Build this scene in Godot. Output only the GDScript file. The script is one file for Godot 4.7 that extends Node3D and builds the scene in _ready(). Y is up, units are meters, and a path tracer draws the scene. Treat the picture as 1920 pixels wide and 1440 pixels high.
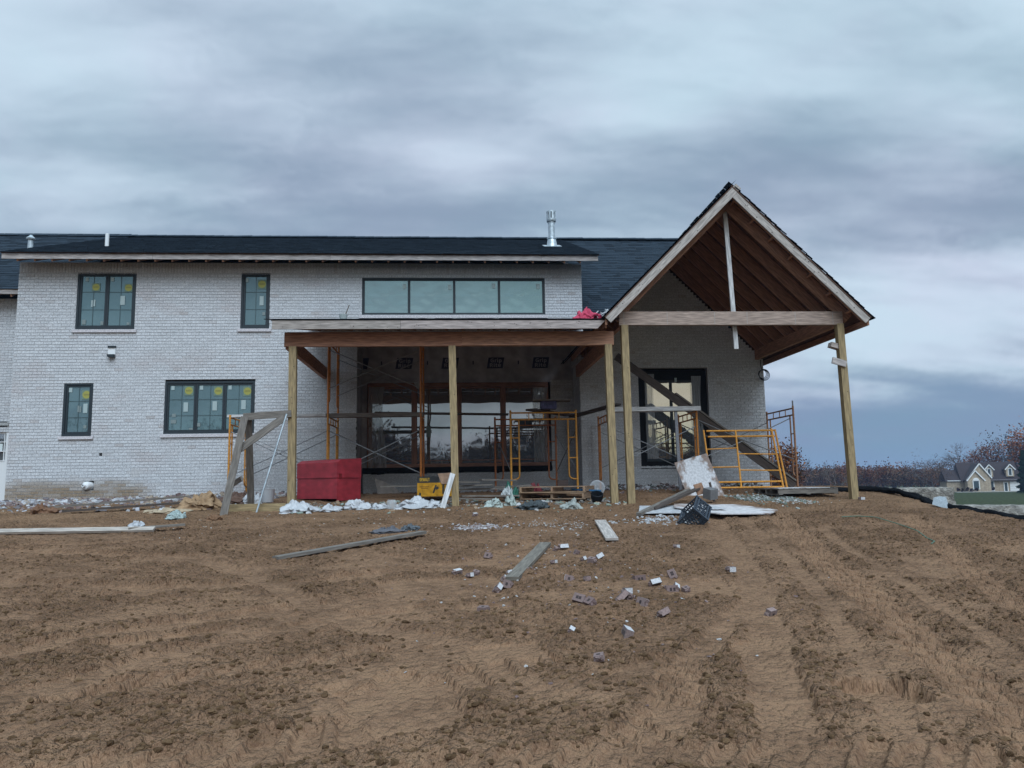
extends Node3D
# A brick house under construction behind a graded dirt yard, on an overcast autumn evening. Metres, y up; the brick facade lies on z = 0.

const EYE := Vector3(0, 0.3, 19.6)
var rng := RandomNumberGenerator.new()
var M := {}
var taken := {}
var fine := FastNoiseLite.new()
var broad := FastNoiseLite.new()

# ------------------------------------------------------------------ shapes
class Sh:
	var v := PackedVector3Array()
	var n := PackedVector3Array()
	var c := PackedColorArray()
	var t := PackedVector2Array()
	func tri(a: Vector3, b: Vector3, d: Vector3, na: Vector3, nb: Vector3, nd: Vector3, col := Color.WHITE, ua := Vector2.ZERO, ub := Vector2.ZERO, ud := Vector2.ZERO) -> void:
		if (b - a).cross(d - a).dot(na + nb + nd) > 0.0:
			v.append_array([a, d, b]); n.append_array([na, nd, nb]); t.append_array([ua, ud, ub])
		else:
			v.append_array([a, b, d]); n.append_array([na, nb, nd]); t.append_array([ua, ub, ud])
		c.append_array([col, col, col])
	func quad(a: Vector3, b: Vector3, d: Vector3, e: Vector3, nn: Vector3, col := Color.WHITE, u := 1.0, w := 1.0, o := Vector2.ZERO) -> void:
		var k := Vector2(u, 0) + o
		var l := Vector2(u, w) + o
		var m := Vector2(0, w) + o
		if (b - a).cross(d - a).dot(nn) > 0.0:
			v.append_array([a, d, b, a, e, d]); t.append_array([o, l, k, o, m, l])
		else:
			v.append_array([a, b, d, a, d, e]); t.append_array([o, k, l, o, l, m])
		n.append_array([nn, nn, nn, nn, nn, nn]); c.append_array([col, col, col, col, col, col])
	# grain runs along the longest side; skip: bit mask of faces left out (1 -x, 2 +x, 4 -y, 8 +y, 16 -z, 32 +z)
	func box(at: Vector3, s: Vector3, b := Basis(), col := Color.WHITE, o := Vector2.ZERO, skip := 0) -> void:
		var h := s * 0.5
		for f in 6:
			if skip & (1 << f):
				continue
			var ax := f >> 1
			var sg := 1.0 if f & 1 else -1.0
			var p := (ax + 1) % 3
			var q := (ax + 2) % 3
			if s[q] > s[p]:
				var w := p
				p = q
				q = w
			var nv := Vector3.ZERO
			nv[ax] = sg
			var up := Vector3.ZERO
			up[p] = h[p]
			var uq := Vector3.ZERO
			uq[q] = h[q]
			var ce := nv * h[ax]
			quad(at + b * (ce - up - uq), at + b * (ce + up - uq), at + b * (ce + up + uq), at + b * (ce - up + uq), (b * nv).normalized(), col, s[p], s[q], o + Vector2(0, f * 0.13))
	# a box between two points: w across (roughly up-side), d deep
	func bar(a: Vector3, e: Vector3, w: float, d: float, side := Vector3(0, 0, 1), col := Color.WHITE, o := Vector2.ZERO) -> void:
		var x := (e - a).normalized()
		var y := side.cross(x).normalized()
		var z := x.cross(y)
		box((a + e) * 0.5, Vector3((e - a).length(), w, d), Basis(x, y, z), col, o)
	func tube(pts: Array, r: float, sides := 8, col := Color.WHITE, r2 := -1.0, caps := true) -> void:
		var rings := []
		var last := pts.size() - 1
		var ref := Vector3.UP
		var d0: Vector3 = (pts[1] - pts[0]).normalized()
		if absf(d0.dot(ref)) > 0.9:
			ref = Vector3.RIGHT
		for i in pts.size():
			var dir: Vector3 = (pts[mini(i + 1, last)] - pts[maxi(i - 1, 0)]).normalized()
			var x := dir.cross(ref).normalized()
			ref = x.cross(dir).normalized()
			var rr := r if r2 < 0 else lerpf(r, r2, float(i) / last)
			var ring := []
			for k in sides:
				var a := TAU * k / sides
				var q := x * cos(a) + ref * sin(a)
				ring.append([pts[i] + q * rr, q])
			rings.append(ring)
		for i in last:
			for k in sides:
				var k2 := (k + 1) % sides
				var a = rings[i][k]
				var b = rings[i][k2]
				var d = rings[i + 1][k2]
				var e = rings[i + 1][k]
				var l: float = (pts[i + 1] - pts[i]).length()
				tri(a[0], b[0], d[0], a[1], b[1], d[1], col, Vector2(0, k * 0.1), Vector2(0, k * 0.1 + 0.1), Vector2(l, k * 0.1 + 0.1))
				tri(a[0], d[0], e[0], a[1], d[1], e[1], col, Vector2(0, k * 0.1), Vector2(l, k * 0.1 + 0.1), Vector2(l, k * 0.1))
		if caps:
			for i in [0, last]:
				var nn: Vector3 = (pts[1] - pts[0]).normalized() * -1.0 if i == 0 else (pts[last] - pts[last - 1]).normalized()
				for k in range(1, sides - 1):
					tri(rings[i][0][0], rings[i][k][0], rings[i][k + 1][0], nn, nn, nn, col)
	# profile of (radius, height) turned about the y axis at p
	func lathe(p: Vector3, prof: Array, sides := 16, col := Color.WHITE, b := Basis()) -> void:
		for i in prof.size() - 1:
			var a: Vector2 = prof[i]
			var e: Vector2 = prof[i + 1]
			var nn := Vector2(e.y - a.y, a.x - e.x).normalized()
			for k in sides:
				var q := Vector3(cos(TAU * k / sides), 0, sin(TAU * k / sides))
				var w := Vector3(cos(TAU * (k + 1) / sides), 0, sin(TAU * (k + 1) / sides))
				var nq := b * (q * nn.x + Vector3(0, nn.y, 0))
				var nw := b * (w * nn.x + Vector3(0, nn.y, 0))
				var A := p + b * (q * a.x + Vector3(0, a.y, 0))
				var B := p + b * (w * a.x + Vector3(0, a.y, 0))
				var C := p + b * (w * e.x + Vector3(0, e.y, 0))
				var D := p + b * (q * e.x + Vector3(0, e.y, 0))
				if a.x > 1e-5:
					tri(A, B, C if e.x > 1e-5 else D, nq, nw, nw, col)
				if e.x > 1e-5:
					tri(A, C, D, nq, nw, nq, col)
	# flat polygon in the (x, y) of basis b at p, thick along its z
	func slab(p: Vector3, poly: PackedVector2Array, depth: float, b := Basis(), col := Color.WHITE, o := Vector2.ZERO) -> void:
		var idx := Geometry2D.triangulate_polygon(poly)
		for sgn in [1.0, -1.0]:
			var nn := b * Vector3(0, 0, sgn)
			var z: float = depth * 0.5 * sgn
			for i in range(0, idx.size(), 3):
				var q := []
				for k in 3:
					q.append(poly[idx[i + k]])
				tri(p + b * Vector3(q[0].x, q[0].y, z), p + b * Vector3(q[1].x, q[1].y, z), p + b * Vector3(q[2].x, q[2].y, z), nn, nn, nn, col, q[0] + o, q[1] + o, q[2] + o)
		var ccw := not Geometry2D.is_polygon_clockwise(poly)
		for i in poly.size():
			var a := poly[i]
			var e := poly[(i + 1) % poly.size()]
			var s := (e - a).normalized()
			var nv := Vector2(s.y, -s.x) * (1.0 if ccw else -1.0)
			var z := depth * 0.5
			quad(p + b * Vector3(a.x, a.y, -z), p + b * Vector3(e.x, e.y, -z), p + b * Vector3(e.x, e.y, z), p + b * Vector3(a.x, a.y, z), b * Vector3(nv.x, nv.y, 0), col, (e - a).length(), depth, o)
	func mesh() -> ArrayMesh:
		var a := []
		a.resize(Mesh.ARRAY_MAX)
		a[Mesh.ARRAY_VERTEX] = v
		a[Mesh.ARRAY_NORMAL] = n
		a[Mesh.ARRAY_COLOR] = c
		a[Mesh.ARRAY_TEX_UV] = t
		var m := ArrayMesh.new()
		m.add_surface_from_arrays(Mesh.PRIMITIVE_TRIANGLES, a)
		return m

func numbered(parent: Node, called: String) -> String:
	var key := str(parent.get_instance_id()) + called
	taken[key] = taken.get(key, -1) + 1
	return called if taken[key] == 0 else "%s_%03d" % [called, taken[key]]

func put(called: String, shape, mat: Material, parent: Node = self) -> MeshInstance3D:
	var o := MeshInstance3D.new()
	o.name = numbered(parent, called)
	o.mesh = shape if shape is Mesh else shape.mesh()
	o.material_override = mat
	parent.add_child(o, true)
	return o

func node(called: String, parent: Node = self, at := Vector3.ZERO, turn := 0.0) -> Node3D:
	var o := Node3D.new()
	o.name = numbered(parent, called)
	o.position = at
	o.rotation.y = turn
	parent.add_child(o, true)
	return o

func tag(o: Node, label: String, category: String, group := "") -> Node:
	o.set_meta("label", label)
	o.set_meta("category", category)
	if group:
		o.set_meta("group", group)
	return o

func stuff(o: Node) -> Node:
	o.set_meta("kind", "stuff")
	return o

func structure(o: Node) -> Node:
	o.set_meta("kind", "structure")
	return o

func R(a: float, b: float) -> float:
	return rng.randf_range(a, b)

func grey(g: float, spread := 0.0) -> Color:
	var k := g + R(-spread, spread)
	return Color(k, k, k)

func off() -> Vector2:
	return Vector2(R(0, 9), R(0, 9))

# ------------------------------------------------------------------ materials
func ntex(freq: float, lo: float, hi: float, size := 256, octaves := 4, sd := 1, type := FastNoiseLite.TYPE_SIMPLEX_SMOOTH, ridged := false) -> NoiseTexture2D:
	var f := FastNoiseLite.new()
	f.seed = sd
	f.noise_type = type
	f.frequency = freq
	f.fractal_octaves = octaves
	if ridged:
		f.fractal_type = FastNoiseLite.FRACTAL_RIDGED
	var x := NoiseTexture2D.new()
	x.width = size
	x.height = size
	x.seamless = true
	x.noise = f
	var g := Gradient.new()
	g.set_color(0, Color(lo, lo, lo))
	g.set_color(1, Color(hi, hi, hi))
	x.color_ramp = g
	return x

func mat(key: String, lin: Color, rough := 0.8, metal := 0.0, tex: Texture2D = null, scale := Vector3.ONE, bump: Texture2D = null, bump_cm := 0.0, tri := false) -> StandardMaterial3D:
	var m := StandardMaterial3D.new()
	m.resource_name = key
	m.albedo_color = lin.linear_to_srgb()
	m.roughness = rough
	m.metallic = metal
	m.vertex_color_use_as_albedo = true
	if tex:
		m.albedo_texture = tex
	if bump:
		m.heightmap_enabled = true
		m.heightmap_texture = bump
		m.heightmap_scale = bump_cm
	m.uv1_scale = scale
	if tri:
		m.uv1_triplanar = true
		m.uv1_world_triplanar = true
	M[key] = m
	return m

func materials() -> void:
	var soft := ntex(0.012, 0.72, 1.0, 256, 5, 3)
	var speck := ntex(0.06, 0.72, 1.0, 256, 4, 5)
	var grain := ntex(0.03, 0.66, 1.0, 256, 5, 7)
	var grit := ntex(0.11, 0.0, 1.0, 512, 4, 9)
	var clods := ntex(0.035, 0.0, 1.0, 512, 5, 11)
	mat("brick", Color(0.80, 0.81, 0.84), 0.9, 0, speck, Vector3(1.6, 1.6, 1.6), grit, 0.25, true)
	mat("mortar", Color(0.64, 0.64, 0.66), 0.95, 0, speck, Vector3(1.5, 1.5, 1.5), null, 0, true)
	mat("rawbrick", Color(1, 1, 1), 0.92, 0, speck, Vector3(3, 3, 3), grit, 0.2, true)
	mat("shingle", Color(0.042, 0.060, 0.082), 0.9, 0, speck, Vector3(1.7, 1.7, 1.7), grit, 0.3, true)
	var g2 := Vector3(0.35, 4.0, 1)
	mat("newwood", Color(0.43, 0.315, 0.165), 0.8, 0, grain, g2, grain, 0.15)
	mat("redwood", Color(0.50, 0.26, 0.165), 0.85, 0, grain, g2, grain, 0.15)
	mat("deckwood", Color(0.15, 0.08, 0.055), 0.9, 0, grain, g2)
	mat("greywood", Color(0.56, 0.50, 0.48), 0.85, 0, grain, g2, grain, 0.15)
	mat("oldwood", Color(0.235, 0.205, 0.18), 0.88, 0, grain, g2, grain, 0.2)
	mat("darkwood", Color(0.105, 0.08, 0.068), 0.88, 0, grain, g2, grain, 0.2)
	mat("paleplank", Color(0.74, 0.73, 0.73), 0.75, 0, grain, g2)
	mat("palletwood", Color(0.47, 0.31, 0.20), 0.88, 0, grain, g2, grain, 0.2)
	mat("frame", Color(0.012, 0.021, 0.028), 0.6)
	mat("bar", Color(0.05, 0.085, 0.095), 0.5)
	mat("brownframe", Color(0.40, 0.20, 0.14), 0.6, 0, grain, g2)
	var p := mat("pane", Color(0.165, 0.26, 0.285, 0.80), 0.03, 0.6)
	p.transparency = BaseMaterial3D.TRANSPARENCY_ALPHA
	p.vertex_color_use_as_albedo = false
	var q := mat("plainpane", Color(0.36, 0.40, 0.43, 0.85), 0.02, 0.78)
	q.transparency = BaseMaterial3D.TRANSPARENCY_ALPHA
	q.vertex_color_use_as_albedo = false
	var q2 := mat("skypane", Color(0.27, 0.39, 0.41, 0.85), 0.03, 0.72)
	q2.transparency = BaseMaterial3D.TRANSPARENCY_ALPHA
	q2.vertex_color_use_as_albedo = false
	mat("paper", Color(0.62, 0.68, 0.68), 0.8)
	mat("label", Color(1, 1, 1), 0.7)
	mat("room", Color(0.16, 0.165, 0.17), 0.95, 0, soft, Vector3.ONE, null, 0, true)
	mat("wrap", Color(0.50, 0.475, 0.51), 0.7, 0, soft, Vector3(0.6, 0.6, 0.6), soft, 2.0, true)
	mat("navy", Color(0.03, 0.035, 0.075), 0.7)
	mat("black", Color(0.022, 0.025, 0.03), 0.6, 0, speck, Vector3(2, 2, 2), soft, 1.5, true)
	mat("sock", Color(0.010, 0.011, 0.013), 0.95, 0, null, Vector3(3, 3, 3), soft, 2.0, true)
	M.sock.metallic_specular = 0.1
	mat("orange", Color(1, 1, 1), 0.55, 0.1, speck, Vector3(1.1, 1.1, 1.1), grit, 0.06, true)
	mat("zinc", Color(0.60, 0.68, 0.74), 0.38, 0.45, soft, Vector3(2, 2, 2), null, 0, true)
	mat("galvanized", Color(0.40, 0.41, 0.43), 0.5, 0.5, speck, Vector3(2, 2, 2), null, 0, true)
	mat("red", Color(0.42, 0.036, 0.052), 0.5, 0, soft, Vector3(1.5, 1.5, 1.5), soft, 0.15, true)
	mat("pvc", Color(0.72, 0.73, 0.74), 0.4)
	mat("plastic", Color(0.66, 0.67, 0.70), 0.45, 0, soft, Vector3(2, 2, 2))
	var cp := mat("clearplastic", Color(0.62, 0.65, 0.68, 0.34), 0.35)
	cp.transparency = BaseMaterial3D.TRANSPARENCY_ALPHA
	mat("any", Color(1, 1, 1), 0.75, 0, speck, Vector3(2.5, 2.5, 2.5), null, 0, true)
	mat("carton", Color(1, 1, 1), 0.85, 0, soft, Vector3(2, 2, 2), null, 0, true)
	mat("smear", Color(1, 1, 1), 0.9)
	M.smear.albedo_texture = smear_texture()
	mat("stone", Color(0.44, 0.41, 0.37), 0.95, 0, ntex(0.02, 0.5, 1.0, 256, 5, 15), Vector3(0.9, 0.9, 0.9), clods, 3.0, true)
	mat("dirt", Color(1, 1, 1), 0.97, 0, ntex(0.16, 0.74, 1.0, 1024, 3, 21), Vector3(0.63, 0.63, 1), ntex(0.022, 1.0, 0.0, 1024, 5, 23, FastNoiseLite.TYPE_CELLULAR), 2.6)
	mat("clod", Color(1, 1, 1), 0.97, 0, speck, Vector3(5, 5, 5), grit, 0.5, true)
	mat("grass", Color(0.090, 0.115, 0.045), 0.95, 0, ntex(0.05, 0.35, 1.0, 256, 5, 25), Vector3(0.12, 0.12, 0.12), null, 0, true)
	var lf := mat("leaf", Color(1, 1, 1), 0.8)
	lf.backlight_enabled = true
	lf.backlight = Color(0.25, 0.22, 0.2)
	mat("bark", Color(0.12, 0.10, 0.095), 0.95)
	mat("siding", Color(0.50, 0.40, 0.29), 0.85, 0, soft, Vector3(0.5, 0.5, 0.5), null, 0, true)
	mat("white", Color(0.70, 0.70, 0.70), 0.7)
	mat("farroof", Color(0.05, 0.036, 0.038), 0.95, 0, speck, Vector3(0.5, 0.5, 0.5), null, 0, true)
	mat("darkglass", Color(0.05, 0.07, 0.08), 0.08)
	mat("concrete", Color(0.42, 0.41, 0.39), 0.9, 0, soft, Vector3(0.4, 0.4, 0.4), null, 0, true)

	var wavy := ntex(0.006, 0.0, 1.0, 256, 2, 17)
	for k in ["pane", "plainpane", "skypane"]:
		M[k].heightmap_enabled = true
		M[k].heightmap_texture = wavy
		M[k].heightmap_scale = 0.3 if k == "skypane" else 0.09
	for k in ["dirt", "clod", "grass", "shingle", "brick", "mortar", "black", "leaf"]:
		M[k].metallic_specular = 0.2

# plywood with mortar scraped over it: brown at the rim, whitish in the middle (stays put whatever the light does)
func smear_texture() -> ImageTexture:
	var im := Image.create(256, 256, false, Image.FORMAT_RGB8)
	var f := FastNoiseLite.new()
	f.seed = 31
	f.frequency = 0.018
	f.fractal_octaves = 5
	var g := FastNoiseLite.new()
	g.seed = 32
	g.frequency = 0.02
	for y in 256:
		for x in 256:
			var u := x / 255.0 - 0.5
			var w := y / 255.0 - 0.5
			var k := smoothstep(0.56, 0.36, sqrt(u * u + w * w * 0.8) + f.get_noise_2d(x, y) * 0.25)
			var gr := 0.8 + 0.25 * g.get_noise_2d(x * 0.5, y * 6.0)
			var wood := Color(0.30, 0.225, 0.19) * gr
			var lime := Color(0.60, 0.60, 0.62) * (0.9 + 0.3 * f.get_noise_2d(x * 3.0, y * 3.0))
			im.set_pixel(x, y, wood.lerp(lime, k).clamp().linear_to_srgb())
	return ImageTexture.create_from_image(im)

# ------------------------------------------------------------------ camera, sky, light
func view() -> void:
	var yaw := deg_to_rad(4.2)
	var pit := deg_to_rad(7.3)
	var roll := deg_to_rad(0.97)
	var fw := Vector3(sin(yaw) * cos(pit), sin(pit), -cos(yaw) * cos(pit))
	var rt := fw.cross(Vector3.UP).normalized()
	var up := rt.cross(fw)
	var cam := Camera3D.new()
	cam.name = "camera"
	cam.fov = rad_to_deg(2.0 * atan(720.0 / 1450.0))
	cam.near = 0.1
	cam.far = 2000.0
	cam.transform = Transform3D(Basis(rt * cos(roll) - up * sin(roll), rt * sin(roll) + up * cos(roll), -fw), EYE)
	add_child(cam)
	cam.current = true
	var env := Environment.new()
	env.background_mode = Environment.BG_SKY
	env.tonemap_mode = Environment.TONE_MAPPER_LINEAR
	env.tonemap_exposure = 1.5
	env.sdfgi_enabled = true
	env.ssao_enabled = true
	env.ssil_enabled = true
	env.fog_enabled = true
	env.fog_density = 0.0003
	env.fog_light_color = Color(0.52, 0.60, 0.74)
	var sky := Sky.new()
	var pano := PanoramaSkyMaterial.new()
	pano.panorama = sky_texture()
	sky.sky_material = pano
	env.sky = sky
	var we := WorldEnvironment.new()
	we.name = "environment"
	we.environment = env
	add_child(we)
	var sun := DirectionalLight3D.new()
	sun.name = "sun"
	sun.light_energy = 0.62
	sun.light_color = Color(0.89, 0.95, 1.0)
	sun.light_angular_distance = 45.0
	sun.shadow_enabled = true
	add_child(sun)
	sun.look_at_from_position(Vector3(1.5, 9.2, 8.5), Vector3.ZERO)

func sky_texture() -> ImageTexture:
	var w := 2048
	var h := 1024
	var a := FastNoiseLite.new()
	a.seed = 41
	a.frequency = 0.55
	a.fractal_octaves = 5
	a.domain_warp_enabled = true
	a.domain_warp_amplitude = 0.6
	a.domain_warp_frequency = 0.5
	var b := FastNoiseLite.new()
	b.seed = 47
	b.frequency = 1.7
	b.fractal_octaves = 4
	var data := PackedFloat32Array()
	data.resize(w * h * 3)
	# cloud banks: azimuth (from -z towards +x), elevation, widths, brightness, in degrees
	var banks := [[-2.0, 23.5, 9.0, 2.6, 0.85], [16.0, 27.5, 10.0, 3.0, 0.7], [-28.0, 27.0, 9.0, 5.0, 0.35], [-20.0, 22.5, 14.0, 2.5, -0.55], [27.0, 23.0, 9.0, 3.0, -0.40], [34.0, 9.5, 12.0, 2.2, 0.55], [-9.0, 34.0, 9.0, 4.0, 0.35], [4.0, 19.0, 18.0, 1.5, -0.25], [30.0, 16.0, 9.0, 2.5, -0.25]]
	for y in h:
		var el := (0.5 - (y + 0.5) / h) * PI
		if el < -0.02:
			for x in w:
				var o := (y * w + x) * 3
				data[o] = 0.10; data[o + 1] = 0.09; data[o + 2] = 0.09
			continue
		var s := maxf(sin(el), 0.0)
		var e := rad_to_deg(el)
		var k := 1.0 / (s + 0.16)
		var high := smoothstep(30.0, 70.0, e)
		for x in w:
			var az := wrapf((x + 0.5) / w * TAU, -PI, PI)
			var dx := sin(az) * cos(el)
			var dz := -cos(az) * cos(el)
			var p := Vector2(dx, dz) * k
			var n := a.get_noise_2d(p.x * 0.95 + 3.0, p.y * 1.8) * 1.05 + b.get_noise_2d(p.x * 0.9, p.y * 2.9) * 0.30 + b.get_noise_2d(p.x * 4.0 + 50.0, p.y * 9.0) * 0.12
			var d := rad_to_deg(az)
			for q in banks:
				var u: float = (d - q[0]) / q[2]
				var v: float = (e - q[1]) / q[3]
				var r := u * u + v * v
				if r < 6.0:
					n += q[4] * exp(-r)
			var m := clampf(0.5 + 0.62 * n, 0.0, 1.0)
			m = m * m * (3.0 - 2.0 * m)
			var r0 := lerpf(0.182, 0.405, m)
			var g0 := lerpf(0.245, 0.488, m)
			var b0 := lerpf(0.336, 0.596, m)
			# the clear blue-grey gap under the cloud base, low down
			var low := smoothstep(8.0, 3.6, e + n * 2.4) * smoothstep(125.0, 85.0, absf(d)) * 0.92
			r0 = lerpf(r0, lerpf(0.105, 0.150, smoothstep(0.0, 5.0, e)), low)
			g0 = lerpf(g0, lerpf(0.175, 0.215, smoothstep(0.0, 5.0, e)), low)
			b0 = lerpf(b0, lerpf(0.280, 0.325, smoothstep(0.0, 5.0, e)), low)
			# the west, where the last light comes through under the cloud
			var dw := absf(wrapf(d - 161.0, -180.0, 180.0))
			var glow := smoothstep(15.0, 5.0, dw) * smoothstep(15.0, 6.0, e) + 0.30 * smoothstep(85.0, 10.0, dw) * smoothstep(30.0, 5.0, e)
			r0 += glow * 0.40; g0 += glow * 0.275; b0 += glow * 0.02
			var hue := a.get_noise_2d(p.x * 0.9 - 20.0, p.y * 1.4) * 1.6 + 0.02 * (e - 18.0)
			b0 *= 0.97
			r0 *= 0.985 - 0.055 * clampf(hue, -1.0, 1.0); g0 *= 1.0 + 0.03 * clampf(hue, -1.0, 1.0)
			var lift := 1.0 + 1.0 * high
			var o := (y * w + x) * 3
			data[o] = r0 * lift
			data[o + 1] = g0 * lift
			data[o + 2] = b0 * lift
	return ImageTexture.create_from_image(Image.create_from_data(w, h, false, Image.FORMAT_RGBF, data.to_byte_array()))

# ------------------------------------------------------------------ ground
var gx := PackedFloat32Array()
var gz := PackedFloat32Array()
var gh := PackedFloat32Array()

func h0(x: float, z: float) -> float:
	var y := 0.0
	if z < 4.6:
		y = lerpf(lerpf(0.02, 0.09, smoothstep(-8.5, -4.0, x)), -0.138, smoothstep(1.4, 4.6, z))
	else:
		y = -0.138 - 0.079 * (minf(z, 21.0) - 4.6)
	var edge := lerpf(9.35, 8.65, smoothstep(3.6, 5.6, z)) + maxf(0.0, z - 8.0) * 0.35
	y -= 2.4 * smoothstep(edge, edge + 4.0, x)
	y -= 1.5 * smoothstep(-20.0, -24.0, x) + 1.5 * smoothstep(27.0, 30.0, z) + 2.5 * smoothstep(-2.0, -3.5, z) * smoothstep(8.2, 9.2, x)
	return y

func lines(stops: Array) -> PackedFloat32Array:
	var a := PackedFloat32Array()
	for i in stops.size() - 1:
		var p = stops[i]
		var q = stops[i + 1]
		var t: float = p[0]
		while t < q[0] - 0.001:
			a.append(t)
			t += lerpf(p[1], q[1], (t - p[0]) / (q[0] - p[0]))
	a.append(stops[-1][0])
	return a

func ground_y(x: float, z: float) -> float:
	var i := clampi(gx.bsearch(x) - 1, 0, gx.size() - 2)
	var j := clampi(gz.bsearch(z) - 1, 0, gz.size() - 2)
	var u := clampf((x - gx[i]) / (gx[i + 1] - gx[i]), 0, 1)
	var w := clampf((z - gz[j]) / (gz[j + 1] - gz[j]), 0, 1)
	var nx := gx.size()
	return lerpf(lerpf(gh[j * nx + i], gh[j * nx + i + 1], u), lerpf(gh[(j + 1) * nx + i], gh[(j + 1) * nx + i + 1], u), w)

func on(x: float, z: float, lift := 0.0) -> Vector3:
	return Vector3(x, ground_y(x, z) + lift, z)

func ground() -> void:
	gx = lines([[-24.0, 1.2], [-13.0, 0.07], [-6.5, 0.022], [-4.6, 0.015], [5.2, 0.015], [7.0, 0.022], [9.6, 0.06], [15.0, 0.6]])
	gz = lines([[-3.5, 0.2], [0.0, 0.06], [5.0, 0.045], [9.0, 0.026], [12.6, 0.013], [16.6, 0.013], [20.0, 0.3], [30.0, 1.2]])
	var nx := gx.size()
	var nz := gz.size()
	var rough := PackedFloat32Array()
	var cut := PackedFloat32Array()
	rough.resize(nx * nz)
	cut.resize(nx * nz)
	gh.resize(nx * nz)
	broad.seed = 5
	broad.frequency = 0.30
	broad.fractal_octaves = 3
	fine.seed = 8
	fine.frequency = 2.2
	fine.fractal_octaves = 4
	var ridge := FastNoiseLite.new()
	ridge.seed = 12
	ridge.frequency = 3.6
	ridge.fractal_type = FastNoiseLite.FRACTAL_RIDGED
	ridge.fractal_octaves = 3
	var cell := FastNoiseLite.new()
	cell.seed = 14
	cell.noise_type = FastNoiseLite.TYPE_CELLULAR
	cell.frequency = 11.0
	cell.fractal_octaves = 3
	cell.domain_warp_enabled = true
	cell.domain_warp_amplitude = 0.06
	cell.domain_warp_frequency = 5.0
	cell.cellular_jitter = 1.0
	for j in nz:
		for i in nx:
			rough[j * nx + i] = clampf(0.80 + 1.5 * broad.get_noise_2d(gx[i] * 1.5 + 40.0, gz[j] * 2.6), 0.30, 1.0)
	# ruts: [points, half width, depth, berm, lug spacing, lug depth]
	var ruts := [
		[[Vector2(4.6, 5.2), Vector2(4.42, 6.15), Vector2(3.2, 11.05), Vector2(2.27, 13.89), Vector2(1.89, 14.96), Vector2(1.4, 16.6)], 0.20, 0.045, 0.02, 0.0, 0.0],
		[[Vector2(5.5, 6.6), Vector2(5.04, 8.0), Vector2(4.12, 11.17), Vector2(3.63, 13.07), Vector2(3.25, 14.4), Vector2(2.75, 16.5)], 0.23, 0.035, 0.035, 0.20, 0.045],
		[[Vector2(5.0, 5.4), Vector2(4.87, 6.23), Vector2(3.75, 11.0), Vector2(2.85, 14.0), Vector2(2.3, 15.6), Vector2(2.0, 16.6)], 0.11, 0.02, 0.02, 0.0, 0.0],
		[[Vector2(5.6, 8.0), Vector2(5.12, 9.2), Vector2(4.5, 11.6), Vector2(4.0, 13.6), Vector2(3.5, 15.5), Vector2(3.2, 16.6)], 0.10, 0.02, 0.03, 0.0, 0.0],
		[[Vector2(7.6, 6.9), Vector2(6.5, 9.2), Vector2(5.6, 11.2), Vector2(4.8, 13.2), Vector2(4.4, 15.0)], 0.18, 0.02, 0.02, 0.17, 0.04],
		[[Vector2(-4.2, 15.3), Vector2(-2.73, 14.57), Vector2(-2.0, 13.72), Vector2(-1.35, 13.15), Vector2(-0.6, 12.75), Vector2(0.5, 12.6)], 0.19, 0.06, 0.045, 0.0, 0.0],
		[[Vector2(-4.4, 14.4), Vector2(-3.24, 13.67), Vector2(-2.75, 13.2), Vector2(-1.9, 12.75), Vector2(-1.0, 12.3), Vector2(0.3, 11.6), Vector2(1.2, 11.3)], 0.15, 0.045, 0.04, 0.0, 0.0],
		[[Vector2(-3.2, 15.75), Vector2(-2.0, 15.62), Vector2(-1.2, 15.55), Vector2(-0.55, 15.2), Vector2(0.1, 14.4), Vector2(0.6, 14.0)], 0.24, 0.04, 0.04, 0.26, 0.06],
		[[Vector2(-2.9, 14.75), Vector2(-2.0, 14.45), Vector2(-1.2, 14.1), Vector2(-0.5, 13.8)], 0.15, 0.03, 0.03, 0.22, 0.06],
		[[Vector2(-8.0, 10.2), Vector2(-5.6, 10.7), Vector2(-4.0, 11.2), Vector2(-2.5, 11.5), Vector2(-1.2, 11.2), Vector2(0.3, 10.2), Vector2(1.1, 9.0)], 0.17, 0.05, 0.05, 0.0, 0.0],
		[[Vector2(-7.0, 8.6), Vector2(-4.6, 9.2), Vector2(-3.0, 10.0), Vector2(-1.6, 11.9), Vector2(-0.9, 13.0), Vector2(-0.1, 13.6)], 0.16, 0.045, 0.05, 0.0, 0.0],
		[[Vector2(-6.0, 8.3), Vector2(-3.6, 8.5), Vector2(-1.0, 9.8), Vector2(0.2, 11.2), Vector2(0.4, 12.6)], 0.12, 0.03, 0.03, 0.0, 0.0],
		[[Vector2(0.2, 16.4), Vector2(0.9, 15.6), Vector2(1.3, 14.9), Vector2(1.5, 14.2)], 0.20, 0.04, 0.04, 0.15, 0.03],
		[[Vector2(-0.4, 15.9), Vector2(0.4, 15.7), Vector2(1.6, 15.75), Vector2(2.6, 15.9)], 0.17, 0.03, 0.04, 0.18, 0.04],
		[[Vector2(1.0, 14.6), Vector2(1.6, 14.2), Vector2(2.2, 13.3), Vector2(3.1, 12.2)], 0.12, 0.03, 0.03, 0.0, 0.0],
	]
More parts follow.
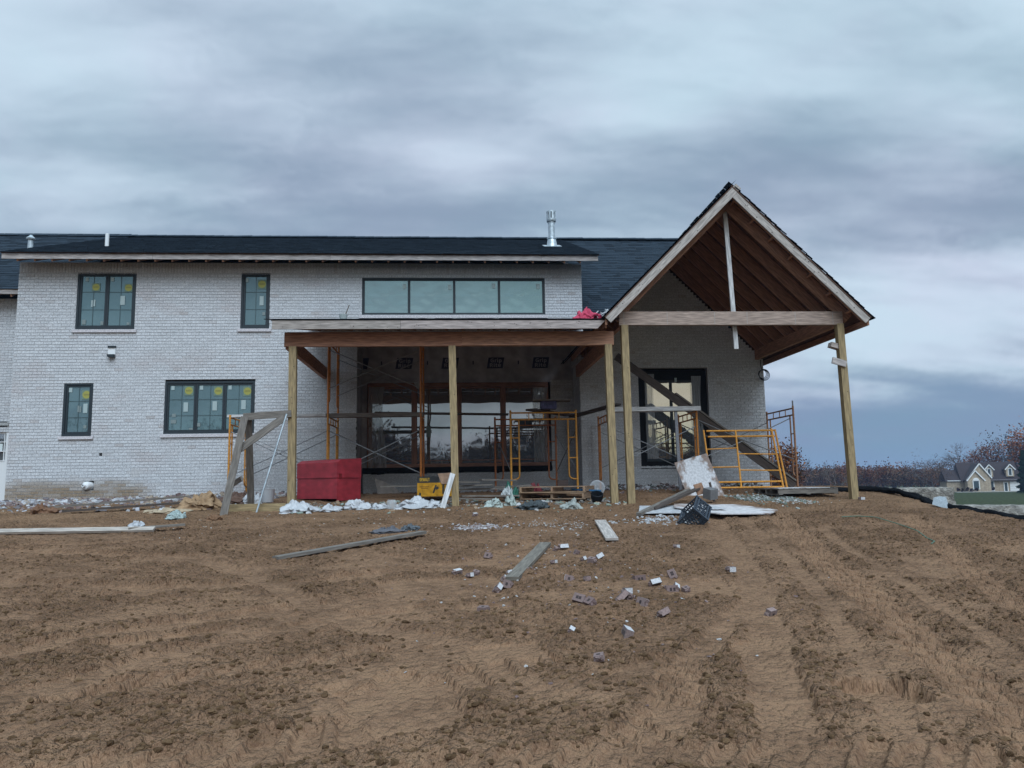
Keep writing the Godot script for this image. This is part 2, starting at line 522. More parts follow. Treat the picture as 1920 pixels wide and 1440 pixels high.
	for r in ruts:
		var c := Curve2D.new()
		var pts: Array = r[0]
		for i in pts.size():
			var tan: Vector2 = (pts[mini(i + 1, pts.size() - 1)] - pts[maxi(i - 1, 0)]) / 6.0
			c.add_point(pts[i], -tan, tan)
		c.bake_interval = 0.12
		var way := c.get_baked_points()
		var hw: float = r[1]
		var run := 0.0
		for k in way.size() - 1:
			var p := way[k]
			var q := way[k + 1]
			var seg := q - p
			var len := seg.length()
			if len < 0.001:
				continue
			var dir := seg / len
			var m := hw * 2.2
			var i0 := clampi(gx.bsearch(minf(p.x, q.x) - m), 0, nx - 1)
			var i1 := clampi(gx.bsearch(maxf(p.x, q.x) + m), 0, nx - 1)
			var j0 := clampi(gz.bsearch(minf(p.y, q.y) - m), 0, nz - 1)
			var j1 := clampi(gz.bsearch(maxf(p.y, q.y) + m), 0, nz - 1)
			for j in range(j0, j1):
				for i in range(i0, i1):
					var w := Vector2(gx[i], gz[j]) - p
					var t := w.dot(dir)
					if t < -0.02 or t > len + 0.02:
						continue
					var s := w.dot(Vector2(-dir.y, dir.x))
					var wob := 0.25 * hw * fine.get_noise_2d((run + t) * 0.5, hw * 90.0)
					var d := absf(s + wob)
					var o := j * nx + i
					if d < hw:
						var e := smoothstep(hw, hw * 0.6, d)
						var low: float = -0.5 * r[2] * e
						if r[4] > 0.0:
							var ph: float = (run + t + s * 0.55) / r[4]
							low += r[5] * (smoothstep(0.25, 0.45, absf(fposmod(ph, 1.0) - 0.5)) - 0.4) * e
						cut[o] = minf(cut[o], low) if cut[o] <= 0.0 or low < -0.01 else low
						rough[o] = minf(rough[o], lerpf(0.85, 0.22, e))
					elif d < hw * 2.2:
						var bm: float = 0.55 * r[3] * exp(-pow((d - hw * 1.25) / (hw * 0.33), 2.0)) * (clampf(0.45 + 1.6 * broad.get_noise_2d(gx[i] * 4.0, gz[j] * 4.0 + 70.0), 0.0, 1.4))
						if cut[o] >= 0.0:
							cut[o] = maxf(cut[o], bm)
							rough[o] = maxf(rough[o], clampf(bm * 22.0, 0.0, 1.0))
			run += len
	# scraped flats left by a bucket: centre, half sizes, turn, depth
	for f in [[Vector2(-0.35, 14.85), Vector2(0.30, 0.42), 0.5, 0.04], [Vector2(1.25, 15.2), Vector2(0.17, 0.14), 0.2, 0.03], [Vector2(2.0, 14.6), Vector2(0.17, 0.75), -0.22, 0.03], [Vector2(0.35, 13.9), Vector2(0.25, 0.16), 0.1, 0.02], [Vector2(-0.2, 11.6), Vector2(0.6, 0.3), 0.2, 0.02], [Vector2(2.5, 15.0), Vector2(0.22, 0.2), 0.0, 0.09], [Vector2(-2.2, 13.3), Vector2(0.5, 0.12), 0.5, 0.02], [Vector2(2.3, 12.1), Vector2(0.35, 0.4), -0.2, 0.02]]:
		for j in nz:
			if absf(gz[j] - f[0].y) > 1.1:
				continue
			for i in nx:
				if absf(gx[i] - f[0].x) > 1.1:
					continue
				var w: Vector2 = (Vector2(gx[i], gz[j]) - f[0]).rotated(f[2])
				var d: float = maxf(absf(w.x) / f[1].x, absf(w.y) / f[1].y) + 0.35 * fine.get_noise_2d(gx[i], gz[j])
				var e := smoothstep(1.1, 0.85, d)
				if e > 0.0:
					var o := j * nx + i
					cut[o] = lerpf(cut[o], -f[3], e)
					rough[o] = lerpf(rough[o], 0.08, e)
	var vs := PackedVector3Array()
	var ns := PackedVector3Array()
	var cs := PackedColorArray()
	vs.resize(nx * nz)
	ns.resize(nx * nz)
	cs.resize(nx * nz)
	var us := PackedVector2Array()
	us.resize(nx * nz)
	for j in nz:
		var z := gz[j]
		for i in nx:
			var x := gx[i]
			var o := j * nx + i
			var y := h0(x, z) + cut[o] + 0.030 * broad.get_noise_2d(x * 1.3, z * 2.0) * smoothstep(3.0, 6.0, z)
			var q := rough[o]
			var calm := 1.0 if z > 5.5 else lerpf(0.45, 1.0, smoothstep(1.5, 5.5, z))
			var f := fine.get_noise_2d(x, z)
			var k := ridge.get_noise_2d(x * 1.1, z * 1.1)
			var lump := -cell.get_noise_2d(x, z) - 0.35
			var grit := fine.get_noise_2d(x * 5.0 + 90.0, z * 5.0)
			y += calm * (0.006 * f + 0.002 * grit + q * (0.014 * f + 0.013 * k + 0.050 * (lump - 0.1) * smoothstep(-0.35, 0.2, f + 0.3 * k) + 0.011 * grit))
			gh[o] = y
			vs[o] = Vector3(x, y, z)
			us[o] = Vector2(x + 0.13 * sin(z * 1.3), z + 0.13 * sin(x * 1.1))
			# dry, pressed soil is pale; turned-up damp soil is dark
			var damp := clampf(0.15 + 0.38 * q + 0.65 * f - 0.30 * k + 0.45 * grit + 0.6 * lump + 0.55 * broad.get_noise_2d(x * 2.2 - 30.0, z * 2.2), 0.0, 1.0)
			var col := Color(0.350, 0.208, 0.128).lerp(Color(0.215, 0.126, 0.078), damp)
			cs[o] = col.lerp(Color(0.37, 0.225, 0.13), 0.45 * smoothstep(7.5, 4.5, z))
	for j in nz:
		for i in nx:
			var i0 := maxi(i - 1, 0)
			var i1 := mini(i + 1, nx - 1)
			var j0 := maxi(j - 1, 0)
			var j1 := mini(j + 1, nz - 1)
			ns[j * nx + i] = Vector3(-(gh[j * nx + i1] - gh[j * nx + i0]) / (gx[i1] - gx[i0]), 1.0, -(gh[j1 * nx + i] - gh[j0 * nx + i]) / (gz[j1] - gz[j0])).normalized()
	# one sheet in three finishes: pressed smooth, trodden, and crumbly
	var m := ArrayMesh.new()
	for level in 3:
		var lo: float = [-1.0, 0.30, 0.66][level]
		var hi: float = [0.30, 0.66, 9.0][level]
		var idx := PackedInt32Array()
		var to := PackedInt32Array()
		to.resize(nx * nz)
		to.fill(-1)
		var v2 := PackedVector3Array()
		var n2 := PackedVector3Array()
		var c2 := PackedColorArray()
		var u2 := PackedVector2Array()
		for j in nz - 1:
			for i in nx - 1:
				var o := j * nx + i
				var q := (rough[o] + rough[o + nx + 1]) * 0.5 + 0.22 * sin(i * 1.7 + j * 0.9) * cos(j * 2.3 - i * 0.6) + 0.35 * fine.get_noise_2d(gx[i] * 2.0 + 7.0, gz[j] * 2.0)
				if q < lo or q >= hi:
					continue
				for p in [o, o + 1, o + nx, o + 1, o + nx + 1, o + nx]:
					if to[p] < 0:
						to[p] = v2.size()
						v2.append(vs[p])
						n2.append(ns[p])
						c2.append(cs[p])
						u2.append(us[p])
					idx.append(to[p])
		var a := []
		a.resize(Mesh.ARRAY_MAX)
		a[Mesh.ARRAY_VERTEX] = v2
		a[Mesh.ARRAY_NORMAL] = n2
		a[Mesh.ARRAY_COLOR] = c2
		a[Mesh.ARRAY_TEX_UV] = u2
		a[Mesh.ARRAY_INDEX] = idx
		m.add_surface_from_arrays(Mesh.PRIMITIVE_TRIANGLES, a)
		var dm: StandardMaterial3D = M.dirt.duplicate()
		dm.heightmap_scale = [5.0, 7.0, 9.0][level]
		m.surface_set_material(level, dm)
	structure(put("ground", m, null))
	# the lawns and fields around, one sheet to the horizon
	var ls := lines([[-900.0, 90.0], [-120.0, 14.0], [-20.0, 4.0], [30.0, 4.0], [200.0, 14.0], [900.0, 90.0]])
	var s := Sh.new()
	for j in ls.size() - 1:
		for i in ls.size() - 1:
			var p := [lawn(ls[i], ls[j]), lawn(ls[i + 1], ls[j]), lawn(ls[i + 1], ls[j + 1]), lawn(ls[i], ls[j + 1])]
			s.tri(p[0], p[1], p[2], Vector3.UP, Vector3.UP, Vector3.UP)
			s.tri(p[0], p[2], p[3], Vector3.UP, Vector3.UP, Vector3.UP)
	structure(put("lawn", s, M.grass))
	# loose lumps of soil
	var lumps := []
	for k in 3:
		lumps.append(blob(1.0, 0.34, 60 + k, 6, 5))
	for k in 3:
		var mm := MultiMesh.new()
		mm.transform_format = MultiMesh.TRANSFORM_3D
		mm.use_colors = true
		mm.mesh = lumps[k]
		mm.instance_count = 9000
		for i in 9000:
			var p := Vector3.ZERO
			for tries in 6:
				var z := 16.4 - 10.0 * pow(rng.randf(), 1.7)
				p = Vector3(R(-1, 1) * (3.0 + (16.4 - z) * 0.75), 0, z)
				var gi := clampi(gx.bsearch(p.x), 0, nx - 1)
				var gj := clampi(gz.bsearch(z), 0, nz - 1)
				if rough[gj * nx + gi] > R(0.25, 0.8):
					break
			var r := 0.004 + 0.017 * pow(rng.randf(), 4.5)
			p.y = ground_y(p.x, p.z) + r * 0.15
			mm.set_instance_transform(i, Transform3D(Basis.from_euler(Vector3(R(0, 6), R(0, 6), R(0, 6))).scaled(Vector3(r * R(0.8, 1.5), r * R(0.6, 1.0), r)), p))
			mm.set_instance_color(i, Color(0.24, 0.148, 0.083).lerp(Color(0.115, 0.068, 0.037), rng.randf()))
		var o := MultiMeshInstance3D.new()
		o.name = numbered(self, "soil_lumps")
		o.multimesh = mm
		o.material_override = M.clod
		add_child(o)
		stuff(o)
		o.set_meta("label", "loose brown lumps of soil scattered over the churned yard")
		o.set_meta("category", "soil")

func lawn(x: float, z: float) -> Vector3:
	var d := Vector2(x, z).length()
	return Vector3(x, lerpf(-2.0, -3.8, smoothstep(15.0, 130.0, d)) - 1.0 * smoothstep(200.0, 330.0, d), z)

# an irregular lump of about this radius
func blob(r: float, rugged: float, sd: int, sides := 8, rows := 6) -> ArrayMesh:
	var f := FastNoiseLite.new()
	f.seed = sd
	f.frequency = 0.9
	var s := Sh.new()
	var g := []
	for j in rows + 1:
		var row := []
		for i in sides + 1:
			var a := TAU * (i % sides) / sides
			var e := PI * j / rows - PI / 2
			var d := Vector3(cos(a) * cos(e), sin(e), sin(a) * cos(e))
			row.append(d * r * (1.0 + rugged * 1.6 * f.get_noise_3dv(d * 1.3)))
		g.append(row)
	for j in rows:
		for i in sides:
			for q in [[g[j][i], g[j][i + 1], g[j + 1][i + 1]], [g[j][i], g[j + 1][i + 1], g[j + 1][i]]]:
				var nn: Vector3 = (q[1] - q[0]).cross(q[2] - q[0])
				if nn.length() < 1e-9:
					continue
				nn = nn.normalized()
				if nn.dot(q[0] + q[1] + q[2]) < 0:
					nn = -nn
				s.tri(q[0], q[1], q[2], nn, nn, nn)
	return s.mesh()

# ------------------------------------------------------------------ brickwork
const COURSE := 0.0747
const STRETCH := 0.203
var bricks := []      # [depth from the camera plane, transform, size, colour, wall part, whole]
var tint := FastNoiseLite.new()

func brick_colour(x: float, y: float) -> Color:
	var c := Color(0.93, 0.93, 0.93) * (1.0 + R(-0.07, 0.06))
	var p := tint.get_noise_2d(x * 1.0, y * 2.2)
	c = c.lerp(Color(0.83, 0.76, 0.74), clampf(p * 2.2 - 0.35, 0.0, 0.9) * R(0.3, 0.8))
	if rng.randf() < 0.03:
		c = c.lerp(Color(0.70, 0.62, 0.58), R(0.15, 0.6))
	if y > 5.55:
		c = c.lerp(Color(0.72, 0.66, 0.64), 0.3 * smoothstep(5.55, 5.8, y) * R(0.5, 1.0))
	return c

# wall in its own frame: x along, y up, z out. span(y) gives [x0, x1]; holes are Rect2(x, y, w, h)
func brick_wall(f: Transform3D, y0: float, y1: float, span: Callable, holes: Array, part: Node3D, back: Sh, thick := 0.22, stain := false) -> void:
	var k0 := int(floor(y0 / COURSE))
	var k1 := int(ceil(y1 / COURSE))
	for k in range(k0, k1):
		var ya := k * COURSE
		var yb := ya + COURSE
		var s: Array = span.call((ya + yb) * 0.5)
		if s[1] - s[0] < 0.05:
			continue
		var free := [[s[0], s[1]]]
		for h in holes:
			if h.position.y < yb - 0.02 and h.end.y > ya + 0.02:
				var next := []
				for q in free:
					if h.end.x <= q[0] or h.position.x >= q[1]:
						next.append(q)
						continue
					if h.position.x > q[0]:
						next.append([q[0], h.position.x])
					if h.end.x < q[1]:
						next.append([h.end.x, q[1]])
				free = next
		for q in free:
			back.box(f * Vector3((q[0] + q[1]) * 0.5, (ya + yb) * 0.5, -thick * 0.5), Vector3(q[1] - q[0], yb - ya, thick), f.basis)
			var i := floori((q[0] - (k & 1) * STRETCH * 0.5) / STRETCH)
			while true:
				var xa: float = i * STRETCH + (k & 1) * STRETCH * 0.5
				if xa >= q[1]:
					break
				var a := maxf(xa + 0.005, q[0])
				var b := minf(xa + STRETCH - 0.005, q[1])
				i += 1
				if b - a < 0.03:
					continue
				var c := brick_colour((f * Vector3(a, 0, 0)).x + f.origin.z * 3.0, ya)
				if stain:
					var wash := smoothstep(0.62, 0.30, ya + 0.10 * tint.get_noise_2d(a * 2.5, 7.0)) * smoothstep(-7.1, -8.0, a + 0.6 * ya) * (0.8 + 0.5 * tint.get_noise_2d(a * 3.0, ya * 9.0))
					c = c.lerp(Color(0.43, 0.31, 0.20), clampf(wash * 1.05, 0.0, 0.92))
				var t := Transform3D(f.basis, f * Vector3((a + b) * 0.5, (ya + yb) * 0.5, R(-0.001, 0.003)))
				var d := (t.origin - EYE).dot(Vector3(0.0726, 0.127, -0.989))
				bricks.append([d, t, Vector3(b - a, COURSE - 0.0115 + R(-0.0012, 0.0012), 0.02), c, part, b - a > STRETCH - 0.012])

func lay_bricks() -> void:
	bricks.sort_custom(func(p, q): return p[0] < q[0])
	var shapes := []
	for k in 4:
		var s := Sh.new()
		s.box(Vector3.ZERO, Vector3(STRETCH - 0.01, COURSE - 0.0115, 0.02), Basis(), Color.WHITE, Vector2.ZERO, 16)
		shapes.append(s)
	var tones := {}
	var single := 0
	var joined := {}
	for b in bricks:
		if single < 300 and b[5] and b[1].origin.y > 0.16 and b[1].origin.z == clampf(b[1].origin.z, -0.1, 0.1):
			var q := int(b[3].r * 24.0) * 1000 + int(b[3].b * 24.0)
			if not tones.has(q):
				var s := Sh.new()
				s.box(Vector3.ZERO, Vector3(STRETCH - 0.01, COURSE - 0.0115, 0.02), Basis(), b[3], Vector2.ZERO, 16)
				tones[q] = s.mesh()
			put("brick", tones[q], M.brick, b[4]).transform = b[1]
			single += 1
			continue
		if not joined.has(b[4]):
			joined[b[4]] = Sh.new()
		joined[b[4]].box(b[1].origin, b[2], b[1].basis, b[3], Vector2.ZERO, 16)
	for w in joined:
		stuff(put("bricks", joined[w], M.brick, w))

# ------------------------------------------------------------------ windows
func sticker(w: Node3D, x: float, y: float, z: float, sx: float, sy: float, kind: String) -> void:
	if kind == "y":
		var s := Sh.new()
		s.box(Vector3(x, y, z), Vector3(sx, sy, 0.001), Basis(), Color(0.14, 0.20, 0.16))
		put("sticker", s, M.label, w)
		var d := Sh.new()
		var poly := PackedVector2Array()
		for k in 20:
			poly.append(Vector2(cos(TAU * k / 20), sin(TAU * k / 20)) * sx * 0.43)
		d.slab(Vector3(x, y, z + 0.002), poly, 0.001, Basis(), Color(0.31, 0.30, 0.07))
		d.box(Vector3(x, y + sy * 0.02, z + 0.004), Vector3(sx * 0.62, sy * 0.16, 0.001), Basis(), Color(0.22, 0.21, 0.06))
		put("sticker_disc", d, M.label, w)
	else:
		var s := Sh.new()
		var g := 0.56 if kind == "w" else 0.30
		s.box(Vector3(x, y, z), Vector3(sx, sy, 0.001), Basis(), Color(g, g * 1.1, g * 1.1))
		put("sticker", s, M.paper, w)

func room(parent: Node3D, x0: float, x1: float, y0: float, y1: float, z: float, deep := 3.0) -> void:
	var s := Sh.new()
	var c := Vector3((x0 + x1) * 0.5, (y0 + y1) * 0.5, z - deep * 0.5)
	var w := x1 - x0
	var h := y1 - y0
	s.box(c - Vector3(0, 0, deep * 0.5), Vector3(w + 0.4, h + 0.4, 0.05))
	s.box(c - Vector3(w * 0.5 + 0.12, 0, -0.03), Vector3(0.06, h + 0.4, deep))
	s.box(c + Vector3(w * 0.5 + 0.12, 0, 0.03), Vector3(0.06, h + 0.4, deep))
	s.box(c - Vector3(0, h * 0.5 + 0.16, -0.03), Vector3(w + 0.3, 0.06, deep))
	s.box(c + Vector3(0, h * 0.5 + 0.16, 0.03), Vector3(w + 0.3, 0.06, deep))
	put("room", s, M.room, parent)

func window(house: Node3D, label: String, x0: float, x1: float, y0: float, y1: float, z: float, panels: int, cols: int, rows: int, marks: Array, bare := false) -> Node3D:
	var w := node("window", house)
	w.set_meta("label", label)
	var zf := z - 0.045
	var fw := 0.055 if not bare else 0.035
	var s := Sh.new()
	s.box(Vector3((x0 + x1) / 2, y0 + fw / 2, zf), Vector3(x1 - x0, fw, 0.09))
	s.box(Vector3((x0 + x1) / 2, y1 - fw / 2, zf), Vector3(x1 - x0, fw, 0.09))
	s.box(Vector3(x0 + fw / 2, (y0 + y1) / 2, zf), Vector3(fw, y1 - y0 - 2 * fw, 0.09))
	s.box(Vector3(x1 - fw / 2, (y0 + y1) / 2, zf), Vector3(fw, y1 - y0 - 2 * fw, 0.09))
	put("frame", s, M.frame, w)
	var pw := (x1 - x0 - 2 * fw) / panels
	for k in panels:
		var a := x0 + fw + k * pw
		var b := a + pw
		var sw := 0.045 if not bare else 0.03
		var t := Sh.new()
		var lo := y0 + fw
		var hi := y1 - fw
		t.box(Vector3((a + b) / 2, lo + sw / 2, zf - 0.004), Vector3(b - a - 0.004, sw, 0.06))
		t.box(Vector3((a + b) / 2, hi - sw / 2, zf - 0.004), Vector3(b - a - 0.004, sw, 0.06))
		t.box(Vector3(a + 0.002 + sw / 2, (lo + hi) / 2, zf - 0.004), Vector3(sw, hi - lo - 2 * sw, 0.06))
		t.box(Vector3(b - 0.002 - sw / 2, (lo + hi) / 2, zf - 0.004), Vector3(sw, hi - lo - 2 * sw, 0.06))
		put("sash", t, M.frame, w)
		var g := Sh.new()
		g.quad(Vector3(a + sw, lo + sw, zf), Vector3(b - sw, lo + sw, zf), Vector3(b - sw, hi - sw, zf), Vector3(a + sw, hi - sw, zf), Vector3(0, 0, 1))
		put("pane", g, M.skypane if bare else M.pane, w)
		for i in range(1, cols):
			var m := Sh.new()
			m.box(Vector3(lerpf(a, b, float(i) / cols), (lo + hi) / 2, zf + 0.006), Vector3(0.014, hi - lo - 2 * sw, 0.008), Basis())
			put("glazing_bar", m, M.bar, w)
		for i in range(1, rows):
			var m := Sh.new()
			m.box(Vector3((a + b) / 2, lerpf(lo, hi, float(i) / rows), zf + 0.007), Vector3(b - a - 2 * sw, 0.014, 0.008), Basis())
			put("glazing_bar", m, M.bar, w)
		for q in marks:
			if int(q[0]) == k:
				sticker(w, lerpf(a, b, q[1]), lerpf(hi, lo, q[2]), zf + 0.014, q[3], q[4], q[5])
	room(w, x0, x1, y0, y1, z - 0.24)
	return w

func sill(house: Node3D, x0: float, x1: float, y: float, z: float) -> void:
	var s := Sh.new()
	s.slab(Vector3((x0 + x1) / 2, y, z), PackedVector2Array([Vector2(-0.08, 0.0), Vector2(0.055, -0.012), Vector2(0.055, -0.085), Vector2(-0.08, -0.085)]), x1 - x0 + 0.12, Basis(Vector3(0, 0, 1), Vector3.UP, Vector3(-1, 0, 0)), Color(0.95, 0.89, 0.89))
	put("window_sill", s, M.brick, house)

# rows of shingle tabs on a slope: o is the low left corner, u runs along the eave, v up the slope
func shingles(part: Node3D, o: Vector3, u: Vector3, v: Vector3, lu: float, lv: float, thick := 0.03) -> void:
	var nn := u.cross(v).normalized()
	if nn.y < 0:
		nn = -nn
	var s := Sh.new()
	var row := 0
	var y := -0.03
	while y < lv:
		var x := -R(0.0, 0.28)
		while x < lu:
			var w := R(0.22, 0.36)
			var a := maxf(x, R(-0.006, 0.006))
			var b := minf(x + w - 0.006, lu)
			x += w
			if b - a < 0.04:
				continue
			var h := R(0.008, 0.016)
			var y0 := y + R(-0.01, 0.01)
			var p := o + u * a + v * y0 + nn * (thick + h)
			var q := o + u * b + v * y0 + nn * (thick + h)
			var top := v * 0.16 - nn * h
			var c := grey(1.0, 0.42)
			s.quad(p, q, q + top, p + top, nn, c)
			s.quad(p, q, q - nn * (h + 0.004), p - nn * (h + 0.004), -v, c)
		y += 0.143
		row += 1
	stuff(put("shingles", s, M.shingle, part))

# ------------------------------------------------------------------ the house
func house() -> void:
	tint.seed = 77
	tint.frequency = 0.45
	tint.fractal_octaves = 3
	var h := node("brick_house")
	tag(h, "two storey whitewashed brick house under construction with dark shingle roof", "house")
	var main := node("wall", h)
	var back := Sh.new()
	var wins := [Rect2(-9.42, 4.27, 1.43, 1.46), Rect2(-5.41, 4.28, 0.72, 1.45), Rect2(-9.60, 1.62, 0.70, 1.31), Rect2(-7.19, 1.64, 2.19, 1.31), Rect2(-2.38, 4.62, 4.72, 0.98)]
	var holes := wins.duplicate()
	holes.append(Rect2(-8.69, 1.12, 0.075, 0.075))
	holes.append(Rect2(-8.99, 0.30, 0.22, 0.22))
	holes.append(Rect2(-10.9, 5.69, 14.3, 0.4))
	brick_wall(Transform3D.IDENTITY, -0.3, 5.98, func(y): return [-10.83, -2.49 if y < 4.05 else 3.31], holes, main, back, 0.22, true)
	# soldier course under the eave
	back.box(Vector3((3.31 - 10.83) / 2, 5.83, -0.11), Vector3(3.31 + 10.83, 0.305, 0.22))
	var x := -10.83
	while x < 3.28:
		bricks.append([99.0, Transform3D(Basis(), Vector3(x + 0.0355, 5.838, R(0.0, 0.003))), Vector3(0.062, 0.245, 0.02), brick_colour(x, 5.84), main, false])
		x += 0.0737
	put("mortar_bed", back, M.mortar, main)
	# the small square opening and what shows inside
	var hole := Sh.new()
	hole.box(Vector3(-8.65, 1.158, -0.16), Vector3(0.09, 0.09, 0.02))
	put("opening", hole, M.black, main)
	# gable wing
	var wing := node("gable_wall", h)
	var wb := Sh.new()
	var gw := Rect2(4.72, 0.63, 1.84, 2.53)
	brick_wall(Transform3D.IDENTITY, -0.3, 6.0, func(y): return [maxf(3.2, 5.64 - (5.84 - y) * 1.0), minf(8.07, 5.64 + (5.84 - y) * 1.0)], [gw], wing, wb)
	put("mortar_bed", wb, M.mortar, wing)
	# brick below and beside the long window, set back under the porch
	var deep := node("porch_wall", h)
	var db := Sh.new()
	brick_wall(Transform3D(Basis(), Vector3(0, 0, -1.1)), -0.3, 3.02, func(_y): return [-2.45, 3.2], [Rect2(-2.6, 0.62, 5.16, 2.6)], deep, db)
	brick_wall(Transform3D(Basis(Vector3(0, 0, 1), Vector3.UP, Vector3(-1, 0, 0)), Vector3(3.2, 0, 0)), -0.3, 3.45, func(_y): return [-1.1, -0.005], [], deep, db)
	put("mortar_bed", db, M.mortar, deep)
	var wr := Sh.new()
	wr.box(Vector3(0.35, 3.72, -1.16), Vector3(5.7, 1.36, 0.1))
	wr.box(Vector3(-2.43, 1.9, -1.16), Vector3(0.14, 2.3, 0.1))
	wr.box(Vector3(-2.54, 2.3, -0.60), Vector3(0.09, 4.6, 0.96))
	wr.box(Vector3(0.05, 3.035, -1.08), Vector3(5.02, 0.05, 0.05))
	put("house_wrap", wr, M.wrap, deep)
	var mem := Sh.new()
	mem.box(Vector3(0.05, 0.69, -1.075), Vector3(5.02, 0.13, 0.06))
	for k in 26:
		var px := R(-2.4, 2.4)
		mem.box(Vector3(px, 0.65 + R(-0.03, 0.03), -1.05), Vector3(R(0.1, 0.3), R(0.04, 0.09), 0.03), Basis.from_euler(Vector3(R(-0.4, 0.4), R(-0.2, 0.2), R(-0.3, 0.3))))
	put("membrane", mem, M.black, deep)
	# printed marks on the wrap
	for k in 5:
		var lx: float = -2.6 + 1.228 * k
		var lg := Sh.new()
		var poly := PackedVector2Array([Vector2(-0.24, -0.15), Vector2(0.19, -0.15), Vector2(0.24, 0.15), Vector2(-0.19, 0.15)])
		if k == 0:
			poly = PackedVector2Array([Vector2(0.13, -0.15), Vector2(0.24, -0.15), Vector2(0.29, 0.15), Vector2(0.13, 0.15)])
		lg.slab(Vector3(lx, 3.54, -1.104), poly, 0.004)
		put("printed_mark", lg, M.navy, deep)
		if k > 0:
			lettering(deep, "Grip", Vector3(lx + 0.01, 3.605, -1.1), 0.115, M.wrap, 0.30)
			lettering(deep, "Rite", Vector3(lx - 0.01, 3.475, -1.1), 0.115, M.wrap, 0.30)
		var ln := Sh.new()
		ln.box(Vector3(lx + 0.62, 3.55, -1.106), Vector3(0.035, 0.10, 0.004), Basis(), Color(1, 1, 1))
		put("printed_mark", ln, M.navy, deep)
	for k in 7:
		var jg := Sh.new()
		jg.box(Vector3(-2.494, 0.9 + k * 0.165, R(-0.06, -0.02)), Vector3(0.012, 0.07, 0.10))
		put("membrane_tab", jg, M.black, deep)
	# long window: four lights in a brown frame
	long_window(h)
	# recessed wing on the far left, with its door
	var rec := node("set_back_wall", h)
	var rb := Sh.new()
	brick_wall(Transform3D(Basis(), Vector3(0, 0, -2.9)), -0.3, 5.72, func(_y): return [-17.0, -10.7], [Rect2(-13.5, -0.5, 1.07, 2.45), Rect2(-13.5, 2.12, 1.1, 0.1)], rec, rb)
	rb.box(Vector3(-10.72, 2.8, -1.55), Vector3(0.2, 6.2, 2.7))
	put("mortar_bed", rb, M.mortar, rec)
	var ld := Sh.new()
	ld.box(Vector3(-13.0, 2.17, -2.9), Vector3(1.14, 0.085, 0.1), Basis(), Color(0.62, 0.62, 0.60))
	put("lintel", ld, M.brick, rec)
	var door := node("door", h)
	var ds := Sh.new()
	ds.box(Vector3(-12.95, 0.5, -2.98), Vector3(1.03, 1.3, 0.05))
	ds.box(Vector3(-12.47, 1.2, -2.95), Vector3(0.06, 2.6, 0.08))
	ds.box(Vector3(-12.95, 1.93, -2.97), Vector3(0.9, 0.05, 0.06))
	for i in 3:
		ds.box(Vector3(-12.95, 1.155 + 0.26 * i, -2.965), Vector3(0.9, 0.022, 0.05))
	for i in 4:
		ds.box(Vector3(-12.56 - 0.20 * i, 1.53, -2.967), Vector3(0.022, 0.76, 0.046))
	put("door_leaf", ds, M.pvc, door)
	var dg := Sh.new()
	dg.quad(Vector3(-13.4, 1.1, -2.99), Vector3(-12.5, 1.1, -2.99), Vector3(-12.5, 1.93, -2.99), Vector3(-13.4, 1.93, -2.99), Vector3(0, 0, 1))
	put("pane", dg, M.plainpane, door)
	var dp := Sh.new()
	dp.box(Vector3(-12.66, 1.53, -2.96), Vector3(0.1, 0.2, 0.002))
	put("sticker", dp, M.paper, door)
	room(door, -13.4, -12.5, 0.2, 1.95, -3.05)
	# black framed windows
	var pair := [[0, 0.24, 0.09, 0.07, 0.10, "w"], [0, 0.58, 0.24, 0.20, 0.20, "y"], [0, 0.46, 0.55, 0.04, 0.17, "w"], [0, 0.55, 0.54, 0.04, 0.17, "w"], [0, 0.2, 0.9, 0.09, 0.12, "d"], [0, 0.86, 0.92, 0.07, 0.09, "d"], [1, 0.17, 0.09, 0.07, 0.10, "w"], [1, 0.78, 0.25, 0.20, 0.20, "y"], [1, 0.58, 0.49, 0.11, 0.23, "w"], [1, 0.82, 0.93, 0.07, 0.06, "d"]]
	window(h, "pair of black framed windows on the upper floor near the left corner", wins[0].position.x, wins[0].end.x, wins[0].position.y, wins[0].end.y, 0.0, 2, 2, 3, pair)
	window(h, "single black framed window on the upper floor above the trestle", wins[1].position.x, wins[1].end.x, wins[1].position.y, wins[1].end.y, 0.0, 1, 2, 3, [[0, 0.12, 0.10, 0.07, 0.10, "w"], [0, 0.74, 0.18, 0.22, 0.24, "y"], [0, 0.74, 0.50, 0.10, 0.24, "w"], [0, 0.84, 0.75, 0.07, 0.08, "d"]])
	window(h, "single black framed window on the ground floor at far left", wins[2].position.x, wins[2].end.x, wins[2].position.y, wins[2].end.y, 0.0, 1, 2, 3, [[0, 0.15, 0.10, 0.08, 0.11, "w"], [0, 0.80, 0.20, 0.22, 0.24, "y"], [0, 0.78, 0.48, 0.10, 0.23, "w"], [0, 0.50, 0.49, 0.04, 0.16, "d"], [0, 0.58, 0.50, 0.04, 0.15, "d"], [0, 0.80, 0.86, 0.07, 0.08, "d"]])
	var three := []
	for k in 3:
		three += [[k, 0.18, 0.09, 0.08, 0.10, "w"], [k, 0.74 + 0.03 * k, 0.15 + 0.01 * k, 0.22, 0.24, "y"], [k, 0.65 + 0.01 * k, 0.49 - 0.02 * k, 0.11, 0.23, "w"]]
	three += [[0, 0.25, 0.66, 0.09, 0.08, "d"], [0, 0.24, 0.79, 0.13, 0.09, "d"], [0, 0.86, 0.96, 0.09, 0.08, "d"], [1, 0.12, 0.86, 0.08, 0.09, "d"]]
	window(h, "wide black framed window of three lights on the ground floor", wins[3].position.x, wins[3].end.x, wins[3].position.y, wins[3].end.y, 0.0, 3, 2, 3, three)
